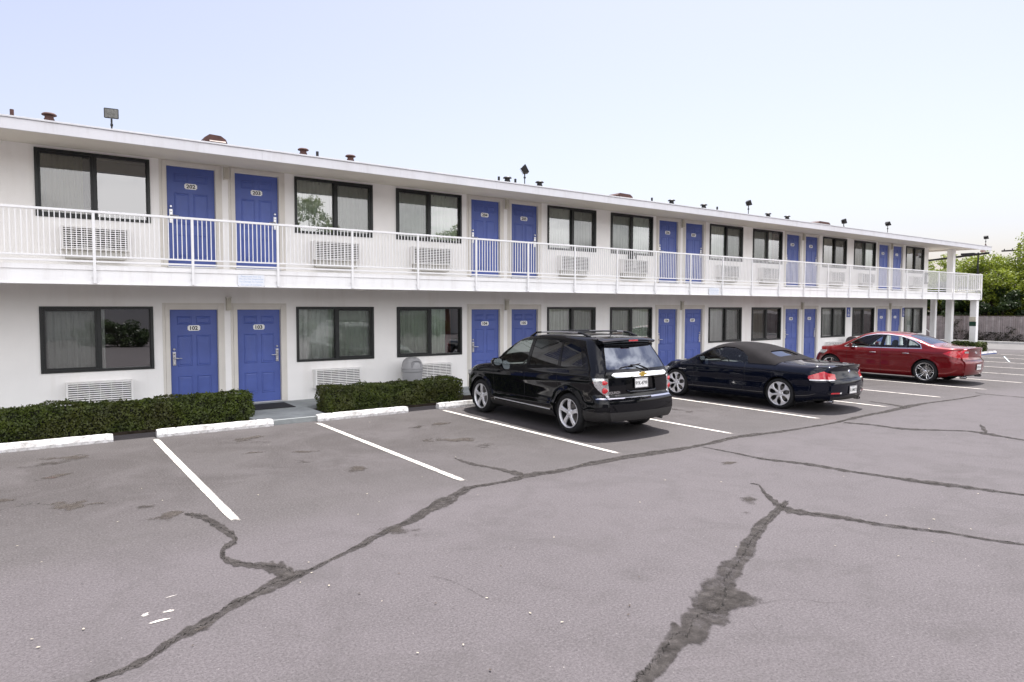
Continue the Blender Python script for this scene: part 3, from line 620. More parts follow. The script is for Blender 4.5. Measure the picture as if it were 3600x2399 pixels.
bld(mb,'end_bracket',[M['fascia']])
# balcony ------------------------------------------------------------
mb=MB(); BE=38.2
mb.add([(XL,YE+.021,2.605),(BE,YE+.021,2.605),(BE,D-.001,2.655),(XL,D-.001,2.655),(XL,YE+.021,2.91),(BE,YE+.021,2.91),(BE,D-.001,2.985),(XL,D-.001,2.985)],[(0,3,2,1),(4,5,6,7),(0,1,5,4),(1,2,6,5),(2,3,7,6),(3,0,4,7)])
mb.box(XR+.002,BE,D+.001,19,2.655,2.985)
bld(mb,'balcony_floor',[M['soffit']])
PX=[.972+1.5435*k for k in range(-5,25)]; PX=[p for p in PX if p<38]+[38.12]
mb=MB()
for a,b in zip([XL]+PX[:-1],PX): mb.bbox(a+.0005,b-.0005,YE-.012,YE+.020,2.602,2.826,.003)
mb.bbox(XL,BE+.02,YE-.030,YE+.020,2.8275,2.912,.005)
mb.bbox(XL,BE+.02,YE-.034,YE+.020,2.582,2.6015,.004)
mb.box(BE,BE+.02,YE+.021,D,2.6,2.91)
bld(mb,'balcony_fascia',[M['fascia']])
# columns -------------------------------------------------------------
def column(x,y,z0,z1,s=.28):
    mb=MB(); mb.bbox(x,x+s,y,y+s,z0,z1,.008); return bld(mb,'column',[M['fascia']])
column(37.9,13.66,0,2.600); column(37.55,14.62,0,2.62); column(37.55,14.62,2.95,5.12); column(37.75,15.46,0,2.654,.23)

# railing -------------------------------------------------------------
rail=thing('balcony_railing','white steel picket railing along the whole upper balcony','railing',(0,YE-.02,2.58))
def bldr(mb,name): 
    mb.v=[(x,y-YE+.02,z-2.58) for x,y,z in mb.v]; return mb.build(name,[M['rail']],rail)
yr=YE-.055
mb=MB(); mb.bbox(XL,38.15,yr-.022,yr+.022,3.795,3.835,.006); mb.box(38.11,38.15,yr+.023,15.1,3.797,3.833); bldr(mb,'top_rail')
mb=MB(); mb.bbox(XL,38.15,yr-.012,yr+.012,3.045,3.072,.003); mb.box(38.12,38.15,yr+.013,15.1,3.045,3.072); bldr(mb,'bottom_rail')
mb=MB(); mb.bbox(XL,38.15,yr-.012,yr+.012,2.958,2.988,.003); mb.box(38.12,38.15,yr+.013,15.1,2.958,2.988); bldr(mb,'bottom_rail')
prev=XL
post0=None;pan0=None
def balusters(mb,x0,x1,n):
    for i in range(1,n+1):
        x=x0+(x1-x0)*i/(n+1); j=random.uniform(-.003,.003)
        mb.box(x-.0068+j,x+.0068+j,yr-.0068,yr+.0068,3.0722,3.7948)
for i,p in enumerate(PX):
    mb=MB(); mb.bbox(p-.022,p+.022,yr-.020,yr+.020,2.60,3.7945,.004); mb.box(p-.04,p+.04,yr+.0205,YE-.0125,2.70,2.74); bldr(mb,'post')
    mb=MB(); w=p-prev; balusters(mb,prev+(.022 if i else 0),p-.022,max(2,round(w/.0772)-1)); bldr(mb,'baluster_panel'); prev=p
mb=MB()
for i in range(1,19):
    y=yr+.03+(15.1-yr)*i/19; mb.box(38.126,38.142,y-.0075,y+.0075,3.0722,3.7968)
bldr(mb,'baluster_panel')

# doors ---------------------------------------------------------------
def door_slab():
    mb=MB(); y0=.045
    mb.bbox(.004,DW-.004,y0,y0+.04,.012,DH-.006,.003)
    def pan(x0,x1,z0,z1):
        # recessed moulding ring around a raised field
        def ring(o,yy,o2,yy2):
            a=[(x0+o,z0+o),(x1-o,z0+o),(x1-o,z1-o),(x0+o,z1-o)]; b=[(x0+o2,z0+o2),(x1-o2,z0+o2),(x1-o2,z1-o2),(x0+o2,z1-o2)]
            for k in range(4):
                p,q=a[k],a[(k+1)%4]; r_,s_=b[(k+1)%4],b[k]
                mb.add([(p[0],yy,p[1]),(q[0],yy,q[1]),(r_[0],yy2,r_[1]),(s_[0],yy2,s_[1])],[(0,1,2,3)])
        ring(0,y0-.0005,.012,y0-.012); ring(.012,y0-.012,.028,y0-.003); ring(.028,y0-.003,.05,y0-.011)
        mb.add([(x0+.05,y0-.011,z0+.05),(x1-.05,y0-.011,z0+.05),(x1-.05,y0-.011,z1-.05),(x0+.05,y0-.011,z1-.05)],[(0,1,2,3)])
    for (a,b) in ((.14,.42),(.50,.78)):
        pan(a,b,1.72,1.89); pan(a,b,.86,1.50); pan(a,b,.20,.66)
    return mb
def door_frame():
    mb=MB(); w=.085
    mb.bbox(-w,-.004,-.022,.03,-.01,DH+w,.004); mb.bbox(DW+.004,DW+w,-.022,.03,-.01,DH+w,.004); mb.bbox(-.0035,DW+.0035,-.020,.03,DH+.004,DH+w-.002,.004)
    mb.box(-.0035,.0035,.0,.10,0,DH); mb.box(DW-.0035,DW+.0035,.0,.10,0,DH); mb.box(-.002,DW+.002,.002,.10,DH-.0035,DH+.003)
    # outer plaster band, a step back from the casing
    mb.bbox(-w-.05,-w-.001,-.010,.012,-.01,DH+w+.05,.003); mb.bbox(DW+w+.001,DW+w+.05,-.010,.012,-.01,DH+w+.05,.003); mb.bbox(-w-.0005,DW+w+.0005,-.009,.012,DH+w+.001,DH+w+.049,.003)
    return mb
def threshold():
    mb=MB(); mb.bbox(-.02,DW+.02,-.05,.09,-.028,.010,.006); return mb
def handle_mesh(side):
    mb=MB(); x=.075 if side==0 else DW-.075; s=1 if side==0 else -1
    mb.bbox(x-.030,x+.030,.022,.043,.88,1.16,.006)
    mb.lathe([(0,.018),(.018,.018),(.024,.030),(.024,.043)],14,'y',(x,0,1.215))
    mb.tube([(x,.030,1.03),(x,-.012,1.03),(x+s*.03,-.024,1.03),(x+s*.135,-.022,1.026)],[.012,.011,.011,.008],8)
    mb.lathe([(0,.012),(.012,.014),(.013,.022)],12,'y',(x,0,.925))
    mb.m(1); mb.box(x-.016,x+.016,.0205,.0215,1.105,1.118); mb.lathe([(0,.0195),(.010,.0195),(.010,.0216)],10,'y',(x,0,.925)); mb.lathe([(.012,.0205),(.019,.0205),(.019,.0216)],12,'y',(x,0,1.03))
    return mb
DRS=door_slab().build('door',M['door']); DFR=door_frame().build('door_frame',M['trim']); DTH=threshold().build('threshold',M['steel'])
DH0=handle_mesh(0).build('door_handle',[M['steel'],M['gloss']]); DH1=handle_mesh(1).build('door_handle',[M['steel'],M['gloss']])
first={}
def inst(src,parent,loc):
    k=src.name
    o=src if k not in first else src.copy()
    if k in first: COL.objects.link(o)
    first[k]=1; o.parent=parent; o.location=loc; return o
def number_plate(n):
    mb=MB(); bm=bmesh.new(); bmesh.ops.create_cube(bm,size=1)
    for v in bm.verts: v.co=Vector((v.co.x*.24,v.co.y*.006+.038,v.co.z*.112))
    bmesh.ops.bevel(bm,geom=[e for e in bm.edges if abs((e.verts[0].co-e.verts[1].co).y)>.004],offset=.02,segments=3,affect='EDGES'); mb.bm(bm); bm.free()
    mb.m(1); put_text(mb,str(n),.105,lambda u,v:(u,.0335,v),.034,1.08)
    return mb
for m in range(NM):
    for fl in (0,1):
        for k in (0,1):
            d=inst(DRS,motel,(door_x(m,k),0,SILL+fl*FL)); n=num(m,k,fl+1)
            tag(d,'blue panelled door numbered %d'%n)
            inst(DFR,d,(0,0,0)); inst(DTH,d,(0,0,0)); inst(DH0 if k==0 else DH1,d,(0,0,0))
            pl=number_plate(n).build('number_plate',[M['platewhite'],M['ink']],d,loc=(DW/2,0,1.645)); tag(pl,'white plate reading %d'%n)

# windows -------------------------------------------------------------
WH=WT-WB
def win_frame(flip):
    mb=MB(); o=.055
    mb.bbox(0.001,o,-.028,.07,.001,WH-.001,.006); mb.bbox(WW-o,WW-.001,-.028,.07,.001,WH-.001,.006)
    mb.bbox(o+.0005,WW-o-.0005,-.026,.07,.001,o,.006); mb.bbox(o+.0005,WW-o-.0005,-.026,.07,WH-o,WH-.001,.006)
    c=WW/2; mb.bbox(c-.03,c+.03,-.018,.055,o+.0005,WH-o-.0005,.004)
    # sliding sash and screen frame on one half
    a,b=(o+.001,c-.031) if flip==0 else (c+.031,WW-o-.001); w=.035
    mb.bbox(a,a+w,-.010,.03,o+.001,WH-o-.001,.003); mb.bbox(b-w,b,-.010,.03,o+.001,WH-o-.001,.003)
    mb.bbox(a+w+.0005,b-w-.0005,-.009,.03,o+.001,o+w,.003); mb.bbox(a+w+.0005,b-w-.0005,-.009,.03,WH-o-w,WH-o-.001,.003)
    # thin tracks on the other half
    a,b=(c+.031,WW-o-.001) if flip==0 else (o+.001,c-.031); w=.012
    mb.box(a,a+w,.01,.05,o+.001,WH-o-.001); mb.box(b-w,b,.01,.05,o+.001,WH-o-.001)
    return mb
def pane_mesh():
    mb=MB(); mb.add([(.05,.042,.05),(WW-.05,.042,.05),(WW-.05,.042,WH-.05),(.05,.042,WH-.05)],[(0,1,2,3)]); return mb
def screen_mesh(flip):
    c=WW/2; a,b=(.08,c-.05) if flip==0 else (c+.05,WW-.08)
    mb=MB(); mb.add([(a,.012,.08),(b,.012,.08),(b,.012,WH-.08),(a,.012,WH-.08)],[(0,1,2,3)]); return mb
sm=bpy.data.materials.new('insect_screen_mesh'); sm.use_nodes=True; nt=sm.node_tree; N=nt.nodes
for n_ in list(N): N.remove(n_)
o_=N.new('ShaderNodeOutputMaterial'); t_=N.new('ShaderNodeBsdfTransparent'); d_=N.new('ShaderNodeBsdfDiffuse'); d_.inputs['Color'].default_value=(.13,.13,.125,1); x_=N.new('ShaderNodeMixShader'); x_.inputs['Fac'].default_value=.26
nt.links.new(t_.outputs[0],x_.inputs[1]); nt.links.new(d_.outputs[0],x_.inputs[2]); nt.links.new(x_.outputs[0],o_.inputs['Surface'])
def curtain(spans,seed):
    rnd=random.Random(seed); mb=MB(); mats=['curtain','curtain2','curtain3','curtainred']
    for (f0,f1,mi,dep) in spans:
        mb.m(mi); x0=.03+f0*(WW-.06); x1=.03+f1*(WW-.06); n=max(8,int((x1-x0)*90)); vs=[]
        ph=rnd.uniform(0,6); lam=rnd.uniform(.10,.14); 
        amps=[rnd.uniform(.6,1.2) for _ in range(40)]
        for i in range(n+1):
            x=x0+(x1-x0)*i/n; a=amps[int(x/lam)%40]
            for j,(z,s) in enumerate(((.02,1.0),(WH*.5,.9),(WH-.02,.55))):
                y=dep+.030*a*s*math.sin(2*PI*x/lam+ph)+.010*s*math.sin(2*PI*x/lam*2.3+ph*2); vs.append((x,y,z))
        fs=[(i*3+j,(i+1)*3+j,(i+1)*3+j+1,i*3+j+1) for i in range(n) for j in (0,1)]; mb.smooth=True; mb.add(vs,fs); mb.smooth=False
    if not mb.v: return None
    return mb.build('curtain',[M[c] for c in mats])
WF=[win_frame(0).build('window',M['bronze']),win_frame(1).build('window',M['bronze'])]
PN=pane_mesh().build('pane',M['pane']); SC=[screen_mesh(0).build('insect_screen',sm),screen_mesh(1).build('insect_screen',sm)]
full=lambda mi:[(0,1,mi,.14)]
CUR={(1,0,0):[(0,.40,1,.14)],(0,0,0):[(0,.50,2,.14),(.50,.56,2,.12)],
 (1,0,1):full(0),(0,0,1):[(0,.42,2,.13),(.40,1,0,.16)],
 (1,1,0):full(0),(0,1,0):[(0,.79,0,.14),(.80,1,3,.5)],
 (1,1,1):[(.08,1,0,.14)],(0,1,1):full(0),(1,2,0):full(0),(0,2,0):full(0),
 (1,2,1):full(0),(0,2,1):full(2),(1,3,0):[(0,.74,0,.14),(.82,.9,1,.2)],(0,3,0):[(0,.52,1,.14)],
 (1,3,1):full(1),(0,3,1):full(2),(1,4,0):[(0,.5,1,.14),(.48,1,0,.14)],(0,4,0):[],(1,4,1):full(1),(0,4,1):full(2)}
for m in range(NM):
    for fl in (0,1):
        for k in (0,1):
            w=inst(WF[k],motel,(win_x(m,k),0,WB+fl*FL)); lb='sliding window %s of door %d'%('left' if k==0 else 'right',num(m,k,fl+1)); tag(w,lb)
            inst(PN,w,(0,0,0)); inst(SC[k],w,(0,0,0))
            c=curtain(CUR.get((fl,m,k),full(0)),m*7+fl*3+k)
            if c: c.parent=w
# ================================================================== THINGS ON THE WALLS
def ac_mesh(W_=1.10,H=.43,dep=.21):
    b=MB(); b.bbox(0,.035,-dep,.0,0,H,.006); b.bbox(W_-.035,W_,-dep,0,0,H,.006); b.bbox(.0355,W_-.0355,-dep,0,H-.03,H,.006); b.bbox(.0355,W_-.0355,-dep,0,0,.028,.006)
    return b
def ac_grille(W_=1.10,H=.43,dep=.21):
    g=MB(); n=9; z0=.030; z1=H-.032; p=(z1-z0)/n
    for i in range(n):
        z=z0+p*(i+.5); g.add([(.036,-dep-.003,z-p*.28),(W_-.036,-dep-.003,z-p*.28),(W_-.036,-dep+.03,z+p*.26),(.036,-dep+.03,z+p*.26),(.036,-dep-.001,z+p*.16),(W_-.036,-dep-.001,z+p*.16)],[(0,1,5,4),(4,5,2,3),(0,3,2,1)])
    for i in range(1,6):
        x=W_*i/6; g.box(x-.003,x+.003,-dep+.006,-dep+.018,z0,z1)
    g.m(1); g.box(.037,W_-.037,-dep+.05,-dep+.06,.029,H-.031)
    return g
def ac_sleeve(W_=1.10):
    s=MB(); s.box(.06,W_-.06,-.15,-.001,-.16,-.001); return s
root=thing('air_conditioner','x','air conditioner'); ac_mesh().build('case',M['acw'],root); ac_grille().build('grille',[M['acw'],M['acd']],root)
rootu=thing('air_conditioner','x','air conditioner'); ac_mesh().build('case',M['acw'],rootu); ac_grille().build('grille',[M['acw'],M['acd']],rootu); ac_sleeve().build('sleeve',M['acs'],rootu)
fstl=fstu=True
for m in range(NM):
    for fl in (0,1):
        for k in (0,1):
            src=rootu if fl else root
            if fl: o=src if fstu else copy_tree(src); fstu=False
            else: o=src if fstl else copy_tree(src); fstl=False
            o.location=(win_x(m,k)+(.37 if k==0 else .36),D-.001,SILL+.225+fl*FL+(.02 if fl else 0))
            tag(o,'white slatted air conditioner under the window %s of door %d'%('left' if k==0 else 'right',num(m,k,fl+1)),'air conditioner','through wall air conditioners under the windows')
# wall lamps
def lamp():
    t=thing('wall_lamp','x','lamp'); b=MB(); b.bbox(-.055,.055,-.10,0,.20,.235,.006); b.bbox(-.05,.05,-.02,-.0,-.06,.199,.004); b.bbox(-.05,.05,-.095,-.02,-.06,-.045,.004); b.build('bracket',M['trim'],t)
    c=MB(); c.bbox(-.046,.046,-.09,-.0205,-.0445,.1995,.012); c.build('diffuser',M['lampglass'],t); return t
l0=lamp(); f_=True
for m in range(NM):
    for fl in (0,1):
        o=l0 if f_ else copy_tree(l0); f_=False
        o.location=(X0+m*PER+3.30,D-.001,(2.185 if fl==0 else 4.93)); tag(o,'small beige wall lamp between doors %d and %d'%(num(m,0,fl+1),num(m,1,fl+1)),'lamp','wall lamps between paired doors')
# blue accessible-room signs (panel with wheelchair symbol)
def acc_sign(z1,label,x):
    mb=MB(); mb.bbox(-.15,.15,-.012,0,-.21,.21,.004)
    mb.m(1); y=-.0135
    def disc(cx,cz,r,n=16): mb.add([(cx+r*math.cos(2*PI*i/n),y,cz+r*math.sin(2*PI*i/n)) for i in range(n)],[tuple(range(n))])
    def bar(p,q,w=.014):
        p=Vector((p[0],0,p[1]));q=Vector((q[0],0,q[1])); d=(q-p).normalized()*1; u=Vector((-d.z,0,d.x))*w/2
        mb.add([((p+u).x,y,(p+u).z),((p-u).x,y,(p-u).z),((q-u).x,y,(q-u).z),((q+u).x,y,(q+u).z)],[(0,1,2,3)])
    disc(-.01,.125,.018); bar((-.012,.105),(-.004,.035),.02); bar((-.008,.075),(.04,.075)); bar((-.004,.035),(.045,.032),.018); bar((.045,.035),(.062,-.01),.016); bar((.06,-.006),(.08,.0))
    n=18
    for i in range(n):
        a0=R(110)+R(235)*i/n;a1=R(110)+R(235)*(i+1)/n; mb.add([(.0+rr*math.cos(a),y,.02+rr*math.sin(a)) for a,rr in ((a0,.052),(a0,.064),(a1,.064),(a1,.052))],[(0,1,2,3)])
    for i,w in enumerate((.19,.15,.17)): mb.add([(-w/2,y,-.09-i*.035),(w/2,y,-.09-i*.035),(w/2,y,-.075-i*.035),(-w/2,y,-.075-i*.035)],[(0,1,2,3)])
    o=mb.build('wall_sign',[M['signblue'],M['platewhite']],loc=(x,D-.001,z1)); tag(o,label,'sign','blue accessible parking signs on the wall')
acc_sign(2.005,'blue wheelchair parking sign between the windows left of door 110',28.79); acc_sign(1.98,'blue wheelchair parking sign beside the window right of door 111',33.80)
# notices on the balcony fascia
def notice(x,label):
    mb=MB(); mb.box(-.245,.245,-.004,0,-.105,.115); mb.m(1)
    for i,tx in enumerate(['Please Lock Your Car','We Are Not Responsible','For Damage To Vehicles','Or Loss Of Contents']):
        put_text(mb,tx,.046,lambda u,v,i=i:(u,-.0052,.083-i*.052+v),.006,.95)
    mb.m(2); mb.lathe([(0,-.006),(.006,-.006),(.006,-.004)],8,'y',(-.24,0,-.1)); mb.lathe([(0,-.006),(.006,-.006),(.006,-.004)],8,'y',(.24,0,-.1))
    o=mb.build('notice_board',[M['notice'],M['bluetext'],M['darkmetal']],loc=(x,YE-.0345,2.705)); tag(o,label,'notice','faded notices on the balcony fascia')
notice(3.55,'faded blue lettered notice on the balcony fascia below door 203'); notice(17.56,'faded blue lettered notice on the balcony fascia below door 206')
# extinguisher cabinets
def cabinet(x,z,label):
    t=thing('extinguisher_cabinet',label,'cabinet',(x,D-.001,z),0,'fire extinguisher cabinets on the upper wall')
    mb=MB(); mb.bbox(-.12,.12,-.13,0,0,.56,.006); mb.build('cabinet_box',M['gloss'],t)
    mb=MB(); mb.smooth=True; mb.lathe([(0,.08),(.045,.08),(.05,.10),(.05,.36),(.03,.40),(.014,.42),(.014,.46),(0,.46)],14,'z',(0,-.145,0)); mb.build('extinguisher',M['platewhite'],t)
cabinet(15.55,3.36,'dark fire extinguisher cabinet on the upper wall between two windows left of door 206'); cabinet(35.85,3.36,'dark fire extinguisher cabinet at the far end of the upper wall')
# trash cans
def trash(x,y,m_,label):
    t=thing('trash_can',label,'trash can',(x,y,.10),0,'domed trash cans by the wall')
    mb=MB(); mb.smooth=True; mb.lathe([(0,0),(.205,0),(.215,.02),(.245,.52),(.255,.53),(.262,.55),(.262,.59),(.250,.60)],28); mb.build('bin',m_,t,autosmooth=35)
    mb=MB(); mb.lathe([(.252,.601),(.266,.605),(.266,.63),(.255,.64),(.250,.70),(.235,.76),(.20,.82),(.15,.86),(.08,.885),(0,.893)],28); mb.build('dome_lid',m_,t,autosmooth=35)
    mb=MB(); pts=[(-.13,.645),(.13,.645),(.13,.74),(.10,.79),(.05,.81),(-.05,.81),(-.10,.79),(-.13,.74)]
    mb.prism(pts,lambda u,v:(u,-math.sqrt(max(.0,.266**2-u*u))*(1-.10*max(0,(v-.64)/.2)) -.004,v),lambda u,v:(u,-math.sqrt(max(.0,.25**2-u*u))*(1-.12*max(0,(v-.64)/.2))+.01,v)); mb.build('swing_flap',M['trash'] if m_!=M['trash'] else mat('flap_grey',(.24,.24,.25),.4),t)
trash(7.62,14.78,M['trash'],'grey domed trash can behind the short hedge'); trash(28.35,14.78,M['trashbrown'],'dark brown domed trash can by the wall above the hood of the red sedan')
# door mat
mb=MB(); mb.bbox(3.72,4.56,14.14,14.95,.101,.112,.004); o=mb.build('door_mat',M['mat']); o.data.transform(Matrix.Translation((-4.14,-14.5,-.101))); o.location=(4.14,14.5,.101); tag(o,'black rubber mat in front of door 103','door mat')

# ================================================================== ON THE ROOF
def roofz(y): return 5.262+(y-YE)*.0282
def below(x):
    if x>XR: return 'the end of the balcony'
    m=min(NM-1,max(0,int((x-X0)//PER))); r=x-X0-m*PER
    c=[(0+WW/2,'the window left of door %d'%num(m,0,2)),(DA+DW/2,'door %d'%num(m,0,2)),(DB+DW/2,'door %d'%num(m,1,2)),(WC+WW/2,'the window right of door %d'%num(m,1,2))]
    return min(c,key=lambda t:abs(t[0]-r))[1]
def flood(x,y,z,yawd,tilt,label,s=1.0):
    t=thing('flood_light',label,'floodlight',(x,y,roofz(y)),0,'floodlights along the roof edge'); h=z-roofz(y)
    mb=MB(); mb.lathe([(0,.13),(.018,.12),(.03,.08),(.075,.0),(0,0)],10); mb.build('base',M['rust'],t)
    mb=MB(); mb.tube([(0,0,.10),(0,0,h-.16)],.013,8); mb.lathe([(0,-.02),(.026,-.02),(.026,.02),(0,.02)],10,'x',(0,0,h-.20)); mb.tube([(0,0,h-.16),(0,.0,h-.09)],.016,8); mb.build('stem',M['darkmetal'],t)
    mb=MB(); w,hh,d=.135*s,.105*s,.10*s
    bm=bmesh.new(); bmesh.ops.create_cube(bm,size=1)
    for v in bm.verts:
        f=1 if v.co.y<0 else .72; v.co=Vector((v.co.x*2*w*f,v.co.y*d,v.co.z*2*hh*f))
    bmesh.ops.bevel(bm,geom=list(bm.edges),offset=.008,segments=2,affect='EDGES'); mx=Matrix.Rotation(R(yawd),4,'Z')@Matrix.Rotation(R(tilt),4,'X'); mb.bm(bm,mx); bm.free()
    for i in range(5):
        zz_=(-.6+.3*i)*hh; c=[mx@Vector(p) for p in ((-w*.6,d*.5,zz_),(w*.6,d*.5,zz_),(w*.6,d*.85,zz_),(-w*.6,d*.85,zz_),(-w*.6,d*.5,zz_+.006),(w*.6,d*.5,zz_+.006),(w*.6,d*.85,zz_+.006),(-w*.6,d*.85,zz_+.006))]
        mb.add([q[:] for q in c],[(0,3,2,1),(4,5,6,7),(0,1,5,4),(1,2,6,5),(2,3,7,6),(3,0,4,7)])
    h_=mb.build('lamp_head',M['darkmetal'],t,loc=(0,0,h))
    mb=MB(); c=[mx@Vector(p) for p in ((-w*.86,-d*.5-.003,-hh*.82),(w*.86,-d*.5-.003,-hh*.82),(w*.86,-d*.5-.003,hh*.82),(-w*.86,-d*.5-.003,hh*.82))]; mb.add([q[:] for q in c],[(0,1,2,3)]); mb.build('lamp_glass',M['floodglass'],h_)
for x,z,ya,ti,s in [(1.36,5.70,-8,4,.88),(10.72,5.80,62,-28,1.1),(20.37,5.80,70,-22,.9),(26.64,5.64,60,-15,.95),(30.23,5.80,72,-30,.9),(39.0,5.70,75,-20,.85)]:
    flood(x,14.35 if x<38 else 13.75,z,ya,ti,'dark floodlight on the roof above %s'%below(x),s)
def vent_pipe(x,capped,label,y=14.6,s=1.0,h=None):
    t=thing('roof_vent_pipe',label,'vent pipe',(x,y,roofz(y)),0,'vent pipes on the roof')
    mt_=M['rust'] if capped!=0 and x<9 else (M['rust'] if x<1 else M['darkmetal'])
    if capped:
        mb=MB(); mb.lathe([(.080*s,0),(.080*s,.22),(.068*s,.24),(.068*s,.29)],16); mb.build('pipe',mt_,t,autosmooth=30)
        mb=MB(); mb.lathe([(0,.325),(.09*s,.32),(.115*s,.30),(.115*s,.285),(.05*s,.29)],16); mb.build('cap',mt_,t,autosmooth=30)
    else:
        mb=MB(); mb.lathe([(.03,0),(.03,h or .30),(.022,h or .30),(.022,.05)],12); mb.build('pipe',mt_,t,autosmooth=30)
for a in [(-.1,0,'thin rust red vent pipe at the left edge of the roof'),(.43,1,'capped rust red vent pipe above the window left of door 202'),
 (4.95,1,'capped rust red vent pipe above the left end of the window right of door 203'),(5.26,0,'thin vent pipe above the window right of door 203'),(6.02,1,'capped rust red vent pipe above the right end of the window right of door 203'),
 (10.07,0,'thin dark vent pipe above door 204'),(10.34,1,'capped dark vent pipe just left of the floodlight above doors 204 and 205'),(10.60,0,'short thin vent pipe touching the floodlight stem above doors 204 and 205'),(11.41,1,'capped dark vent pipe above door 205'),
 (15.82,0,'thin dark vent pipe right of the middle louvred roof vent'),(16.72,1,'capped dark vent pipe above the window left of door 206'),(18.3,1,'capped dark vent pipe above door 207'),(19.0,0,'short thin dark vent pipe just right of door 207'),
 (21.9,1,'capped dark vent pipe above the window left of door 208, nearer the floodlight'),(23.1,1,'capped dark vent pipe above the window left of door 208, farther right')]:
    vent_pipe(*a)
def hood_vent(x0,w,y,label,h=.34):
    t=thing('roof_vent_hood',label,'roof vent',(x0,y,roofz(y)),0,'louvred hoods on the roof')
    prof=[(0,0),(.04,.12),(.14,h*.85),(.24,h),(w-.16,h*.98),(w-.06,h*.85),(w,h*.55),(w,0)]
    mb=MB(); mb.prism(prof,lambda u,v:(u,0,v),lambda u,v:(u,.5,v)); mb.build('hood',M['rust'],t)
    mb=MB()
    for i in range(7):
        z=.12+(h-.2)*i/7; a=.12+.018*i; mb.add([(a,-.004,z),(w-.07,-.004,z),(w-.07,-.05,z-.030),(a,-.05,z-.030),(a,-.004,z+.008),(w-.07,-.004,z+.008)],[(0,1,2,3),(4,5,2,3)])
    mb.build('louvres',mat('louvre_pale',(.26,.20,.18),.6,var=(10,.3)),t)
hood_vent(2.98,.62,15.3,'rust red louvred roof vent above door 202',.50); hood_vent(14.9,.85,15.3,'rust red louvred roof vent above the window right of door 205',.46); hood_vent(26.3,1.1,15.3,'rust red louvred roof vent above the window right of door 209',.44)
# small eave light at the far corner
mb=MB(); mb.bbox(-.16,.16,-.06,.06,-.09,0,.01); o=mb.build('eave_light',mat('eave_light_pink',(.42,.27,.24),.5,var=(5,.1)),loc=(38.55,YE+.10,5.043)); tag(o,'small pinkish box light under the far end of the roof fascia','lamp')
# sign holder on the corner post
t=thing('post_sign','cream notice above a dark green sign on the corner post','sign',(37.898,13.80,1.30))
mb=MB(); mb.bbox(-.012,0,-.15,.15,0,.215,.003); mb.build('green_panel',M['green'],t)
mb=MB(); mb.bbox(-.03,0,-.13,.14,.225,.45,.01); mb.bbox(-.05,-.031,-.15,-.02,.25,.33,.004); mb.build('cream_panel',M['cream'],t)
# stair handrail
mb=MB(); mb.tube([(0,0,1.52),(1.15,0,1.12),(2.3,0,.72)],.022,8); mb.tube([(.02,0,0),(.02,0,1.5)],.02,8); mb.tube([(2.28,0,0),(2.28,0,.72)],.02,8); mb.tube([(1.15,0,0),(1.15,0,1.1)],.016,8)
o=mb.build('handrail',M['rail'],loc=(36.3,15.75,0)); tag(o,'white sloping handrail beside the far end wall','handrail')
